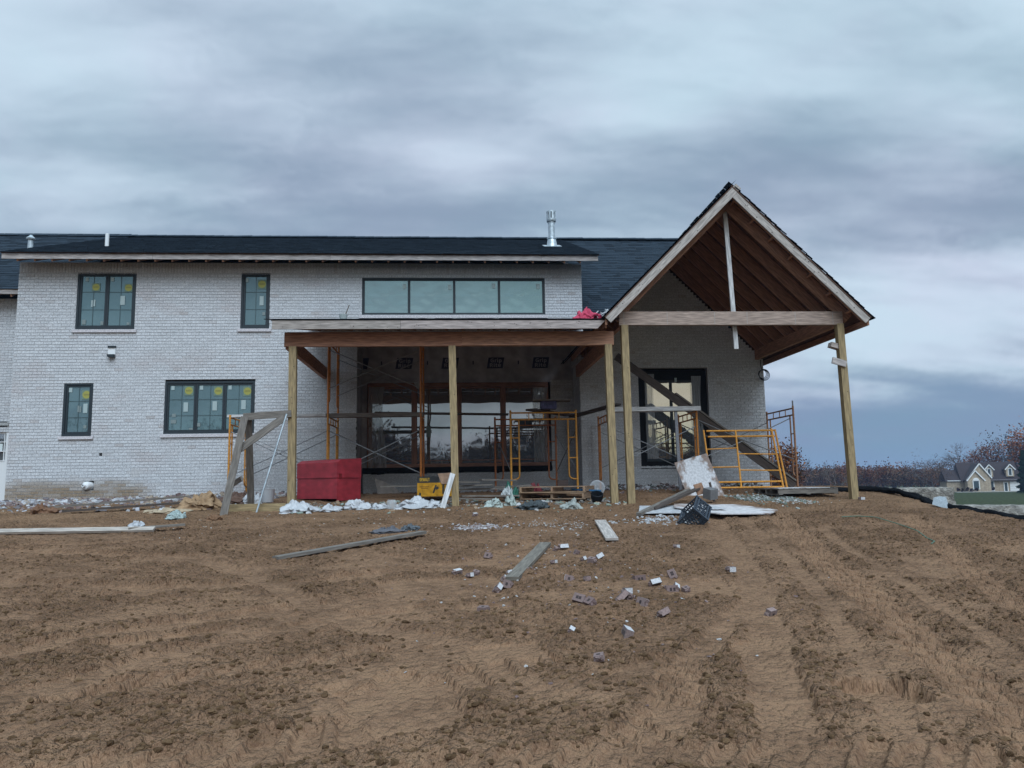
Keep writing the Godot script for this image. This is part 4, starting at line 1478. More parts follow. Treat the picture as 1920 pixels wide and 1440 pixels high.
func brace(parent: Node3D, a: Vector3, b: Vector3, sag := 0.0) -> void:
	var s := Sh.new()
	s.tube([a, (a + b) * 0.5 - Vector3(0, sag, 0), b], 0.0125, 6, grey(0.9, 0.15))
	put("cross_brace", s, M.galvanized, parent)

func plank(called: String, label: String, a: Vector3, b: Vector3, w: float, th: float, m: Material, side := Vector3.UP, col := Color.WHITE, group := "") -> Node3D:
	var o := tag(node(called), label, "plank", group)
	o.position = a
	var s := Sh.new()
	s.bar(Vector3.ZERO, b - a, w, th, side, col, off())
	put("board", s, m, o)
	return o

func scaffolds() -> void:
	var across := Basis(Vector3(0, 0, -1), Vector3.UP, Vector3(1, 0, 0))   # a frame that stands square to the wall
	var a := tag(node("scaffolding"), "orange scaffolding of three frames, two lifts high, left under the porch", "scaffolding", "orange scaffolding along the house")
	for x in [-5.05, -2.89, -0.80]:
		scaffold_frame(a, Transform3D(across, Vector3(x, 0.06, 1.9)), 1.5, 1.80, Color(0.88, 0.38, 0.06) if x < -1 else Color(0.75, 0.24, 0.04), 0.05)
	for x in [-2.89, -0.80]:
		scaffold_frame(a, Transform3D(across, Vector3(x, 1.93, 1.9)), 1.5, 1.78, Color(0.80, 0.28, 0.05), 0.0)
	for z in [1.86, 0.44]:
		for q in [[-5.05, -2.89], [-2.89, -0.80]]:
			brace(a, Vector3(q[0], 0.55, z), Vector3(q[1], 1.55, z), 0.01)
			brace(a, Vector3(q[0], 1.55, z - 0.03), Vector3(q[1], 0.55, z - 0.03), 0.01)
		brace(a, Vector3(-2.89, 2.5, z), Vector3(-0.80, 3.4, z), 0.0)
		brace(a, Vector3(-2.89, 3.4, z - 0.03), Vector3(-0.80, 2.5, z - 0.03), 0.0)
	var d := tag(node("scaffolding"), "orange scaffolding frame facing the yard before the long window", "scaffolding", "orange scaffolding along the house")
	scaffold_frame(d, Transform3D(Basis(), Vector3(1.25, 0.1, 1.9)), 1.52, 1.80, Color(0.92, 0.42, 0.06), 0.06)
	scaffold_frame(d, Transform3D(Basis(), Vector3(0.97, 0.1, 0.35)), 1.52, 1.78, Color(0.55, 0.19, 0.07), 0.06)
	brace(d, Vector3(2.77, 1.5, 1.9), Vector3(2.49, 0.55, 0.35))
	brace(d, Vector3(2.77, 0.55, 1.9), Vector3(2.49, 1.5, 0.35))
	brace(d, Vector3(1.25, 0.55, 1.88), Vector3(0.97, 1.5, 0.37))
	var e := tag(node("scaffolding"), "orange scaffolding around the gable wall and its right corner", "scaffolding", "orange scaffolding along the house")
	scaffold_frame(e, Transform3D(across, Vector3(3.58, 0.05, 1.85)), 1.5, 1.82, Color(0.85, 0.33, 0.10), 0.1)
	scaffold_frame(e, Transform3D(across, Vector3(5.62, 0.05, 1.9)), 1.5, 1.84, Color(0.85, 0.32, 0.05), 0.1)
	scaffold_frame(e, Transform3D(across, Vector3(7.93, 0.08, 1.95)), 1.55, 1.86, Color(0.55, 0.28, 0.15), 0.1)
	for z in [1.82, 0.42]:
		brace(e, Vector3(3.58, 0.62, z), Vector3(5.62, 1.55, z))
		brace(e, Vector3(3.58, 1.55, z - 0.03), Vector3(5.62, 0.62, z - 0.03))
		brace(e, Vector3(5.62, 1.72, z), Vector3(7.93, 0.75, z), 0.04)
		brace(e, Vector3(5.62, 0.75, z - 0.03), Vector3(7.93, 1.72, z - 0.03), 0.03)
	var up := Sh.new()
	up.tube([Vector3(7.93, 1.9, 1.95), Vector3(7.93, 2.12, 1.95)], 0.018, 8)
	put("coupling_pin", up, M.galvanized, e)
	var gp := Sh.new()
	gp.box(Vector3(5.12, 0.92, 1.98), Vector3(0.07, 1.95, 0.05), Basis(Vector3(0, 0, 1), 0.02), Color(0.8, 0.8, 0.85))
	put("prop", gp, M.galvanized, e)
	plank("scaffold_plank", "pale aluminium plank with a red level on the left scaffolding", Vector3(-5.12, 1.90, 1.75), Vector3(-2.86, 1.90, 1.75), 0.30, 0.06, M.paleplank, Vector3.UP, Color.WHITE, "scaffold planks")
	plank("scaffold_plank", "grey plank across the middle bay of the left scaffolding", Vector3(-2.94, 1.89, 1.78), Vector3(-0.74, 1.895, 1.78), 0.25, 0.09, M.oldwood, Vector3.UP, Color.WHITE, "scaffold planks")
	plank("scaffold_plank", "dark thin plank running from the scaffolding behind the middle post", Vector3(-1.9, 2.0, 1.2), Vector3(1.25, 1.93, 1.2), 0.24, 0.04, M.darkwood, Vector3.UP, Color.WHITE, "scaffold planks")
	plank("scaffold_plank", "white plank spanning the scaffolding before the gable window", Vector3(3.5, 1.945, 1.9), Vector3(5.68, 1.955, 1.9), 0.30, 0.10, M.paleplank, Vector3.UP, Color.WHITE, "scaffold planks")
	plank("scaffold_plank", "weathered plank lying skewed above the frame beside the porch corner", Vector3(2.9, 1.92, 0.5), Vector3(3.75, 2.08, 1.9), 0.24, 0.045, M.darkwood, Vector3.UP, Color.WHITE, "scaffold planks")
	plank("scaffold_plank", "brown plank under the mortar board on the facing scaffold frame", Vector3(1.7, 1.97, 1.95), Vector3(2.8, 1.95, 0.6), 0.24, 0.045, M.darkwood, Vector3.UP, Color.WHITE, "scaffold planks")
	var lv := tag(node("spirit_level"), "red level lying on the pale plank of the left scaffolding", "level")
	var ls := Sh.new()
	ls.box(Vector3(-4.24, 1.955, 1.86), Vector3(0.20, 0.05, 0.03), Basis(), Color(0.5, 0.03, 0.04))
	ls.box(Vector3(-4.24, 1.955, 1.877), Vector3(0.06, 0.028, 0.004), Basis(), Color(0.6, 0.6, 0.5))
	put("body", ls, M.any, lv)
	var mb := tag(node("mortar_board"), "flat mortar board on top of the blue printed box", "board")
	var mbs := Sh.new()
	mbs.slab(Vector3(2.22, 2.19, 1.75), PackedVector2Array([Vector2(-0.46, -0.26), Vector2(0.42, -0.30), Vector2(0.47, 0.24), Vector2(-0.40, 0.30)]), 0.025, Basis(Vector3.RIGHT, Vector3(0, 0.02, -1).normalized(), Vector3.UP))
	put("board", mbs, M.oldwood, mb)
	var bx := tag(node("printed_box"), "small blue box with dark lettering under the mortar board", "box")
	var bs := Sh.new()
	bs.box(Vector3(2.15, 2.085, 1.75), Vector3(0.36, 0.18, 0.26), Basis(), Color(0.12, 0.12, 0.24))
	put("box", bs, M.carton, bx)
	lettering(bx, "DURO", Vector3(2.15, 2.095, 1.882), 0.055, M.navy, 0.22)
	# a spare frame leaning on its side against the gable scaffolding
	var s := tag(node("spare_scaffold"), "bright orange scaffold frame propped on its side near the gable corner", "scaffold frame")
	var c := Color(0.90, 0.40, 0.05)
	var P := func(x: float, y: float) -> Vector3: return Vector3(5.5 + x, 0.10 + y, 2.95 - y * 0.22)
	for q in [["leg", 0.08, 1.28, 1.64, 1.28, 0.021], ["leg", 0.10, 1.15, 1.63, 1.15, 0.021], ["leg", 0.14, 0.14, 1.62, 0.14, 0.021], ["leg", 0.18, 0.02, 1.63, 0.02, 0.021], ["upright", 0.02, 1.30, 0.05, -0.02, 0.021], ["upright", 0.75, 1.28, 0.71, 0.02, 0.021], ["upright", 1.58, 1.32, 1.66, -0.1, 0.023], ["upright", 1.66, 1.30, 1.74, -0.08, 0.023], ["rung", 0.05, 0.87, 0.74, 0.89, 0.014], ["rung", 0.75, 0.76, 1.60, 0.74, 0.014], ["rung", 0.06, 0.47, 0.73, 0.47, 0.014], ["rung", 0.74, 0.40, 1.62, 0.38, 0.014]]:
		var t := Sh.new()
		t.tube([P.call(q[1], q[2]), P.call(q[3], q[4])], q[5], 8, c.lerp(Color(0.4, 0.13, 0.03), R(0, 0.3)))
		put(q[0], t, M.orange, s)
	# the long raking shore
	var r := tag(node("raking_brace"), "long dark timber brace slanting down across the gable window", "brace")
	var u := Vector3(3.92, 3.34, 1.15)
	var v := Vector3(8.16, 0.12, 1.25)
	var r1 := Sh.new()
	r1.bar(u, v, 0.19, 0.045, Vector3(0, 0, 1), Color(1, 1, 1), off())
	put("plank", r1, M.darkwood, r)
	var r2 := Sh.new()
	var nrm := Vector3(0, 0, 1).cross((v - u).normalized())
	r2.bar(u.lerp(v, 0.32) + nrm * 0.12 + Vector3(0, 0, -0.05), v + nrm * 0.12 + Vector3(0, 0, -0.05), 0.04, 0.2, Vector3(0, 0, 1), Color(1, 1, 1), off())
	put("stiffener", r2, M.oldwood, r)
	for t in [0.55, 0.75, 0.93]:
		var bl := Sh.new()
		bl.box(u.lerp(v, t) + nrm * 0.142 + Vector3(0, 0, 0.0), Vector3(0.03, 0.006, 0.03), Basis(), Color(0.1, 0.1, 0.1))
		put("bolt", bl, M.any, r)

# ------------------------------------------------------------------ things on the ground
func pallet(o: Node3D, w: float, d: float, m: Material, tone := Color.WHITE, deck := 7) -> void:
	for k in 3:
		var s := Sh.new()
		s.box(Vector3(0, 0.065, lerpf(-d / 2 + 0.03, d / 2 - 0.03, k / 2.0)), Vector3(w, 0.09, 0.04), Basis(), tone * R(0.85, 1.1), off())
		put("stringer", s, m, o)
	for k in deck:
		var s := Sh.new()
		s.box(Vector3(lerpf(-w / 2 + 0.05, w / 2 - 0.05, float(k) / (deck - 1)), 0.12, 0), Vector3(0.09, 0.018, d), Basis(Vector3.UP, R(-0.02, 0.02)), tone * R(0.85, 1.2), off())
		put("deck_board", s, m, o)
	for k in 3:
		var s := Sh.new()
		s.box(Vector3(lerpf(-w / 2 + 0.05, w / 2 - 0.05, k / 2.0), 0.011, 0), Vector3(0.09, 0.018, d), Basis(), tone, off())
		put("base_board", s, m, o)

func loose(called: String, label: String, category: String, at: Vector3, s, m: Material, group := "", part := "body", turn := 0.0) -> Node3D:
	var o := tag(node(called, self, at, turn), label, category, group)
	put(part, s, m, o)
	return o

func yard() -> void:
	# wooden trestle and what leans on it
	var t := tag(node("trestle"), "grey wooden trestle of crossed boards left of the porch", "trestle")
	for q in [[Vector3(-4.15, -0.3, 5.35), Vector3(-3.97, 1.62, 4.75), 0.13], [Vector3(-4.02, -0.2, 3.9), Vector3(-3.95, 1.58, 4.55), 0.13], [Vector3(-4.3, 0.35, 4.3), Vector3(-3.95, 0.47, 4.9), 0.09]]:
		var s := Sh.new()
		s.bar(q[0], q[1], q[2], 0.042, Vector3(0.15, 0, 1), grey(1.0, 0.1), off())
		put("leg", s, M.oldwood, t)
	var ts := Sh.new()
	ts.bar(Vector3(-4.02, 1.63, 4.66), Vector3(-3.16, 1.70, 4.50), 0.13, 0.045, Vector3(0, 0, 1), Color(1, 1, 1), off())
	put("top_rail", ts, M.oldwood, t)
	var tb := Sh.new()
	tb.bar(Vector3(-4.06, 0.98, 4.86), Vector3(-3.27, 1.62, 4.60), 0.13, 0.042, Vector3(0, 0, 1), Color(1.1, 1.1, 1.1), off())
	put("diagonal_brace", tb, M.oldwood, t)
	var pole := Sh.new()
	pole.tube([Vector3(-3.67, -0.2, 4.95), Vector3(-3.22, 1.68, 4.62)], 0.018, 8)
	loose("metal_pole", "thin silvery pole leaning on the trestle beside the porch post", "pole", Vector3.ZERO, pole, M.zinc, "", "pole")
	var tm := Sh.new()
	tm.box(Vector3.ZERO, Vector3(1.15, 0.15, 0.12), Basis(), Color.WHITE, off())
	loose("timber_offcut", "squared brown timber lying at the foot of the trestle", "timber", on(-3.75, 4.75, 0.06), tm, M.newwood, "", "timber", 0.05)
	# red steel chest
	var rb := tag(node("tool_chest", self, Vector3(-2.74, h0(-2.74, 2.6) - 0.01, 2.55), -0.62), "red steel site tool chest with dented lid beside the porch post", "chest")
	var s1 := Sh.new()
	s1.box(Vector3(0, 0.25, 0), Vector3(1.16, 0.44, 0.72))
	put("body", s1, M.red, rb)
	var s2 := Sh.new()
	s2.slab(Vector3(0, 0.482, 0), PackedVector2Array([Vector2(-0.37, 0.0), Vector2(0.37, 0.0), Vector2(0.37, 0.30), Vector2(0.25, 0.36), Vector2(-0.37, 0.40)]), 1.17, Basis(Vector3(0, 0, 1), Vector3.UP, Vector3(-1, 0, 0)))
	put("lid", s2, M.red, rb)
	var s3 := Sh.new()
	s3.box(Vector3(-0.56, 0.015, 0), Vector3(0.06, 0.05, 0.66))
	s3.box(Vector3(0.56, 0.015, 0), Vector3(0.06, 0.05, 0.66))
	put("skid", s3, M.red, rb)
	var s4 := Sh.new()
	s4.box(Vector3(0.592, 0.50, 0.27), Vector3(0.02, 0.10, 0.08), Basis(), Color(0.5, 0.3, 0.3))
	s4.box(Vector3(0.592, 0.47, -0.05), Vector3(0.012, 0.012, 0.5))
	s4.box(Vector3(0, 0.474, 0.372), Vector3(1.17, 0.016, 0.014), Basis(), Color(1.5, 2.6, 2.4))
	s4.box(Vector3(0.587, 0.474, 0), Vector3(0.014, 0.016, 0.73), Basis(), Color(1.3, 2.2, 2.0))
	put("latch", s4, M.red, rb)
	# printed carton with an open brown flap
	var c := tag(node("carton", self, Vector3(-0.42, h0(-0.4, 3.2) + 0.10, 3.15), 0.05), "yellow and black printed carton with open brown flaps behind the middle post", "carton")
	var c1 := Sh.new()
	c1.box(Vector3(0, 0.14, 0), Vector3(0.80, 0.28, 0.4), Basis(), Color(0.62, 0.30, 0.012))
	put("lower_half", c1, M.carton, c)
	var c2 := Sh.new()
	c2.box(Vector3(-0.175, 0.345, 0), Vector3(0.45, 0.13, 0.4), Basis(), Color(0.035, 0.035, 0.035))
	put("upper_half", c2, M.carton, c)
	var c3 := Sh.new()
	c3.slab(Vector3(0.22, 0.30, 0.205), PackedVector2Array([Vector2(-0.20, 0.17), Vector2(0.17, 0.19), Vector2(0.23, -0.05), Vector2(-0.12, -0.05)]), 0.006, Basis(Vector3.RIGHT, -0.15), Color(0.42, 0.26, 0.17))
	c3.box(Vector3(0.40, 0.35, 0.0), Vector3(0.006, 0.2, 0.38), Basis(Vector3(0, 0, 1), -0.3), Color(0.36, 0.22, 0.15))
	put("flap", c3, M.carton, c)
	lettering(c, "DEWALT", Vector3(-0.25, 0.345, 0.201), 0.075, M.carton, 0.20).material_override = paint(Color(0.62, 0.36, 0.02))
	var c4 := Sh.new()
	c4.box(Vector3(-0.04, 0.15, 0.2015), Vector3(0.035, 0.17, 0.003), Basis(Vector3(0, 0, 1), -0.35), Color(0.04, 0.04, 0.04))
	c4.box(Vector3(0.01, 0.17, 0.2025), Vector3(0.06, 0.05, 0.003), Basis(Vector3(0, 0, 1), 0.5), Color(0.05, 0.05, 0.05))
	c4.box(Vector3(0.14, 0.15, 0.2015), Vector3(0.05, 0.20, 0.003), Basis(), Color(0.07, 0.05, 0.02))
	c4.box(Vector3(-0.34, 0.05, 0.2015), Vector3(0.04, 0.06, 0.003), Basis(), Color(0.05, 0.04, 0.02))
	c4.box(Vector3(-0.25, 0.20, 0.2015), Vector3(0.18, 0.012, 0.003), Basis(), Color(0.2, 0.1, 0.02))
	c4.box(Vector3(-0.25, 0.17, 0.2015), Vector3(0.14, 0.012, 0.003), Basis(), Color(0.2, 0.1, 0.02))
	c4.box(Vector3(0.29, 0.19, 0.2015), Vector3(0.12, 0.04, 0.003), Basis(), Color(0.10, 0.06, 0.02))
	put("print", c4, M.carton, c)
	plank("leaning_board", "white painted board leaning on the foot of the middle porch post", Vector3(-0.27, -0.16, 4.75), Vector3(-0.07, 0.50, 4.50), 0.10, 0.03, M.paleplank, Vector3(0, 0, 1), Color(1.15, 1.15, 1.15))
	# pallets
	var p1 := tag(node("pallet", self, Vector3(2.15, h0(2.1, 3.2) + 0.0, 3.25), -0.45 + PI / 2), "lower of two brown wooden pallets stacked left of the porch corner post", "pallet", "wooden pallets")
	pallet(p1, 0.95, 1.4, M.palletwood)
	var p2 := tag(node("pallet", self, Vector3(2.12, h0(2.1, 3.2) + 0.135, 3.28), -0.38 + PI / 2), "upper of two brown wooden pallets stacked left of the porch corner post", "pallet", "wooden pallets")
	pallet(p2, 0.95, 1.4, M.palletwood, Color(1.1, 1.0, 0.95))
	var p3 := tag(node("pallet", self, Vector3(7.25, h0(7.2, 3.3) + 0.02, 3.3), 0.1), "grey dusty pallet under the gabled porch by the right post", "pallet", "wooden pallets")
	pallet(p3, 1.35, 1.1, M.oldwood, Color(1.2, 1.15, 1.1), 11)
	var p3d := Sh.new()
	p3d.slab(Vector3(0, 0.135, -0.05), PackedVector2Array([Vector2(-0.6, -0.45), Vector2(0.55, -0.5), Vector2(0.64, 0.4), Vector2(-0.5, 0.47)]), 0.012, Basis(Vector3.RIGHT, Vector3(0, 0, -1), Vector3.UP), Color.WHITE, Vector2(0.5, 0.5))
	put("mortar_crust", p3d, M.smear, p3)
	# sheet goods
	var ply := Sh.new()
	ply.box(Vector3(0, 0.47, 0), Vector3(0.76, 1.02, 0.014), Basis(), Color.WHITE)
	for k in ply.t.size():
		ply.t[k] = Vector2(ply.v[k].x / 0.76 + 0.5, 0.5 - (ply.v[k].y - 0.47) / 1.02)
	var pl := loose("plywood_sheet", "mortar smeared plywood sheet leaning askew against the gable scaffolding", "plywood", Vector3(5.38, -0.12, 3.15), ply, M.smear, "", "sheet")
	pl.basis = Basis(Vector3.UP, -0.1) * Basis(Vector3.RIGHT, -0.30) * Basis(Vector3(0, 0, 1), 0.28)
	var fp := Sh.new()
	fp.slab(Vector3.ZERO, PackedVector2Array([Vector2(-0.75, 0.35), Vector2(-0.35, -0.62), Vector2(0.55, -0.60), Vector2(0.95, -0.1), Vector2(0.65, 0.75), Vector2(-0.55, 0.85)]), 0.016, Basis(Vector3.RIGHT, Vector3(0, 0, -1), Vector3.UP), Color(0.95, 0.9, 0.88), Vector2(0.5, 0.5))
	for k in fp.t.size():
		fp.t[k] = Vector2(fp.v[k].x * 0.55 + 0.5, fp.v[k].z * 0.6 + 0.45)
	var fo := loose("plywood_sheet", "flat mortar crusted plywood sheet lying on the dirt behind the crate", "plywood", on(4.55, 6.5, 0.05), fp, M.smear, "", "sheet")
	fo.basis = Basis.from_euler(Vector3(0.085, 0.1, -0.02))
	var wb := Sh.new()
	wb.box(Vector3.ZERO, Vector3(0.85, 0.012, 1.2), Basis(), Color(1, 1, 1))
	var wo := loose("white_board", "clean white sheet of board lying left of the crate", "board", on(3.62, 6.1, 0.06), wb, M.plastic, "", "sheet")
	wo.basis = Basis.from_euler(Vector3(0.07, -0.25, 0.0))
	var wo2 := loose("white_board", "small square white offcut lying on the flat plywood sheet", "board", on(4.38, 6.55, 0.125), boxed(Vector3(0.26, 0.01, 0.34)), M.plastic, "", "sheet", 0.2)
	wo2.rotation.x = 0.085
	# milk crate tipped on the dirt
	crate()
	# planks lying in the yard
	plank("loose_plank", "longest grey plank half sunk in the dirt, left of the yard middle", on(-2.15, 10.06, 0.0), on(-0.47, 8.42, 0.045), 0.13, 0.038, M.oldwood, Vector3.UP, Color(1.15, 1.15, 1.15), "planks lying in the yard")
	plank("loose_plank", "short brown grey plank among broken bricks in mid yard", on(0.56, 11.48, 0.03), on(1.14, 9.50, 0.035), 0.145, 0.038, M.oldwood, Vector3.UP, Color(1.05, 1.0, 0.95), "planks lying in the yard")
	plank("loose_plank", "pale mortar stained board end in front of the porch corner posts", on(2.23, 7.50, 0.045), on(2.07, 9.2, 0.035), 0.17, 0.03, M.paleplank, Vector3.UP, Color(0.8, 0.72, 0.66), "planks lying in the yard")
	plank("loose_plank", "long pale board lying along the bank at the left edge", on(-7.6, 7.25, 0.03), on(-4.55, 7.40, 0.04), 0.10, 0.038, M.greywood, Vector3(0, 0.9, 0.5), Color(1.05, 0.98, 0.9), "planks lying in the yard")
	plank("loose_plank", "dark plank end by the tip of the long pale board", on(-4.95, 7.35, 0.05), on(-4.22, 7.05, 0.07), 0.16, 0.03, M.oldwood, Vector3.UP, Color(1.2, 1.2, 1.2), "planks lying in the yard")
	plank("loose_plank", "long grey board on the rubble below the left windows", on(-8.1, 3.6, 0.07), on(-5.2, 2.7, 0.16), 0.16, 0.04, M.oldwood, Vector3.UP, Color(1.2, 1.2, 1.25), "planks lying in the yard")
	plank("loose_plank", "second board in front of the long board on the left rubble", on(-7.4, 4.3, 0.05), on(-5.4, 3.5, 0.09), 0.14, 0.04, M.darkwood, Vector3.UP, Color(1.3, 1.3, 1.3), "planks lying in the yard")
	plank("loose_plank", "grey pole like board left of the white sheet near the crate", on(3.02, 6.75, 0.04), on(4.65, 4.2, 0.22), 0.09, 0.05, M.oldwood, Vector3.UP, Color(1.1, 1.1, 1.1), "planks lying in the yard")
	plank("loose_plank", "darker board crossing the top of the pile behind the crate", on(3.4, 6.2, 0.08), on(4.75, 4.6, 0.26), 0.11, 0.04, M.darkwood, Vector3.UP, Color(1.4, 1.4, 1.4), "planks lying in the yard")
	loose("cardboard_scrap", "brown bent cardboard scrap on the boards behind the crate", "cardboard", on(4.72, 4.7, 0.26), boxed(Vector3(0.22, 0.22, 0.012), Basis.from_euler(Vector3(-0.3, 0.4, 0.2)), Color(0.34, 0.19, 0.12)), M.carton, "", "scrap")
	loose("upright_stake", "dark stake standing up from the board pile behind the crate", "stake", on(5.0, 4.6, 0.2), boxed(Vector3(0.035, 0.38, 0.04), Basis(Vector3(0, 0, 1), 0.2), Color(0.8, 0.8, 0.8)), M.darkwood, "", "stake")
	loose("torn_box", "small grey torn box beside the stake behind the crate", "box", on(4.9, 4.8, 0.18), boxed(Vector3(0.2, 0.2, 0.2), Basis.from_euler(Vector3(0.2, 0.5, 0.1)), Color(0.22, 0.22, 0.23)), M.carton, "", "box")
	# bags and sheets of plastic
	for q in [[-2.92, 4.95, 0.62, 0.26, 0.5, 81, "bulging white plastic sack left of the red chest front corner"], [-2.32, 4.8, 0.40, 0.14, 0.3, 82, "small low white plastic bag in front of the red chest"], [-1.86, 4.65, 0.52, 0.22, 0.4, 83, "white plastic bag just right of the red chest"], [-1.45, 4.55, 0.36, 0.10, 0.3, 84, "flattened scrap of white plastic beside the plastic jar"], [-0.72, 4.55, 0.85, 0.26, 0.6, 85, "wide crumpled white plastic sheet left of the middle post"]]:
		loose("plastic_bag", q[6], "plastic sheet", on(q[0], q[1], -0.01), crumple(q[2], q[3] * 0.72, q[4], 0.045, q[5]), M.plastic, "white plastic bags and sheets", "sheet", R(-0.4, 0.4))
	var jar := Sh.new()
	jar.lathe(Vector3.ZERO, [Vector2(0.001, 0.0), Vector2(0.085, 0.0), Vector2(0.095, 0.12), Vector2(0.09, 0.15), Vector2(0.07, 0.18), Vector2(0.06, 0.18)], 16)
	loose("plastic_jar", "translucent plastic jar beside the crumpled plastic sheet", "jar", on(-1.22, 4.75, -0.01), jar, M.clearplastic, "", "jar")
	var pb := Sh.new()
	pb.lathe(Vector3.ZERO, [Vector2(0.001, 0.0), Vector2(0.12, 0.0), Vector2(0.145, 0.26), Vector2(0.15, 0.27), Vector2(0.14, 0.27), Vector2(0.115, 0.02)], 18)
	loose("bucket", "pale plastic bucket behind the metal pole", "bucket", on(-3.95, 2.9), pb, M.plastic, "buckets", "bucket")
	var kb := Sh.new()
	kb.lathe(Vector3.ZERO, [Vector2(0.001, 0.02), Vector2(0.09, 0.0), Vector2(0.12, 0.08), Vector2(0.125, 0.17), Vector2(0.11, 0.18), Vector2(0.09, 0.05)], 16, Color(1, 1, 1), Basis(Vector3.RIGHT, 0.5))
	loose("bucket", "black rubber pail lying by the foot of the porch corner post", "bucket", on(2.78, 4.2, 0.02), kb, M.black, "buckets", "pail")
	var lid := Sh.new()
	lid.lathe(Vector3(0, 0.19, 0), [Vector2(0.001, 0.02), Vector2(0.05, 0.035), Vector2(0.15, 0.03), Vector2(0.19, 0.02), Vector2(0.20, -0.03), Vector2(0.18, -0.03), Vector2(0.16, 0.01)], 24, Color.WHITE, Basis(Vector3.RIGHT, 1.45).scaled(Vector3(0.85, 0.85, 0.85)))
	loose("drum_lid", "round translucent lid standing on edge beside the porch corner post", "lid", on(3.02, 3.0, 0.0), lid, M.clearplastic, "", "lid")
	loose("blue_pipe", "thin blue pipe lying across the pallets towards the round lid", "pipe", Vector3(2.68, 0.13, 3.6), boxed(Vector3(0.62, 0.035, 0.035), Basis(Vector3(0, 0, 1), -0.06), Color(0.04, 0.20, 0.42)), M.any, "", "pipe")
	loose("red_sack", "dusky red cloth lump behind the pallets", "sack", on(1.75, 2.3, 0.0), crumple(0.3, 0.2, 0.25, 0.04, 88, Color(0.30, 0.05, 0.06)), M.any, "", "sack")
	loose("wood_block", "square brown block standing on the upper pallet", "block", Vector3(2.28, h0(2.2, 3.2) + 0.32, 2.95), boxed(Vector3(0.22, 0.15, 0.12), Basis(), Color(0.9, 0.8, 0.8)), M.darkwood, "", "block")
	loose("green_bag", "green and white printed bag slumped left of the pallets", "bag", on(1.12, 3.4, 0.05), crumple(0.26, 0.26, 0.2, 0.08, 90, Color(0.03, 0.16, 0.11)), M.any, "", "bag")
	loose("white_wrap", "white flap of wrapping over the green bag", "wrapping", on(1.06, 3.46, 0.09), crumple(0.2, 0.2, 0.16, 0.08, 92, Color(0.62, 0.66, 0.66)), M.any, "", "wrapping")
	for q in [[0.72, 4.7, 0.34, 0.07, "pale green foam scrap below the wood heap", 93], [1.05, 4.4, 0.2, 0.1, "upright pale green foam sliver right of the foam scrap", 94]]:
		loose("foam_scrap", q[4], "foam", on(q[0], q[1], 0.0), crumple(q[2], q[3] * 2.0, 0.25, 0.05, q[5], Color(0.50, 0.57, 0.53)), M.any, "green foam scraps", "scrap")
	loose("dark_bag", "dark printed bag half buried below the pallets", "bag", on(1.40, 5.1, -0.01), crumple(0.55, 0.12, 0.3, 0.06, 95, Color(0.06, 0.075, 0.085)), M.any, "", "bag")
	loose("plastic_lump", "grey translucent plastic lump right of the dark printed bag", "plastic", on(2.12, 5.2, -0.01), crumple(0.34, 0.16, 0.28, 0.05, 96, Color(0.40, 0.43, 0.40)), M.any, "", "lump")
	loose("torn_wrapper", "torn black and white wrapper above the longest plank", "wrapper", on(-1.0, 8.0, 0.0), crumple(0.42, 0.07, 0.16, 0.05, 97, Color(0.13, 0.13, 0.15)), M.any, "torn wrappers", "wrapper", 0.4)
	loose("torn_wrapper", "small dark foil wrapper right of the torn black and white one", "wrapper", on(-0.72, 7.6, 0.0), crumple(0.24, 0.09, 0.16, 0.05, 98, Color(0.12, 0.14, 0.16)), M.any, "torn wrappers", "wrapper")
	# heap of scrap wood by the long window
	var k := 0
	for q in [[-0.9, 2.6, 1.5, 0.15, 0.12], [0.1, 3.2, 1.3, 0.05, 0.16], [0.5, 3.0, 1.6, -0.1, 0.10], [0.7, 3.6, 1.2, 0.12, 0.05], [0.9, 2.8, 0.9, 0.5, 0.2], [1.2, 3.1, 0.8, -0.25, 0.14], [0.3, 3.9, 1.0, -0.05, 0.03], [0.2, 3.4, 0.7, 0.8, 0.22]]:
		var lab: String = ["wide brown board at the left end of the scrap wood heap", "topmost long strip of the scrap wood heap by the window", "long strip on the far side of the scrap wood heap", "low front board of the scrap wood heap by the window", "board tilted across the right of the scrap wood heap", "short board at the right end of the scrap wood heap", "lowest greenish board at the foot of the scrap wood heap", "pale strip crossing the scrap wood heap diagonally"][k]
		var tone := ([Color(1.1, 0.85, 0.65), Color(1.15, 1.05, 0.9), Color(0.9, 1.0, 0.9), Color(0.85, 0.95, 0.85), Color(1, 0.9, 0.8), Color(0.8, 0.75, 0.7), Color(0.7, 0.9, 0.75), Color(1.5, 1.45, 1.4)][k] as Color) * 1.5
		var b := loose("scrap_board", lab, "board", on(q[0], q[1], q[4] * 1.6 + 0.05), boxed(Vector3(q[2], 0.03, 0.14), Basis(), tone), M.oldwood, "heap of scrap boards by the window", "board", q[3])
		b.rotation.z = R(-0.05, 0.05)
		k += 1
	loose("bent_cardboard", "bent grey cardboard standing against the wall right of the chest", "cardboard", on(-1.75, 0.6, 0.0), wedge(), M.carton, "", "sheet")
	# left bank litter
	loose("rag_heap", "brown paper heap on the bank left of the trestle", "paper", on(-5.0, 3.8, 0.0), crumple(0.75, 0.26, 0.5, 0.1, 101, Color(0.42, 0.27, 0.15)), M.carton, "brown paper litter", "paper")
	loose("rag_heap", "dark brown sacking nearest the trestle on the left bank", "paper", on(-4.55, 2.9, 0.0), crumple(0.7, 0.2, 0.4, 0.08, 102, Color(0.15, 0.085, 0.06)), M.carton, "brown paper litter", "paper")
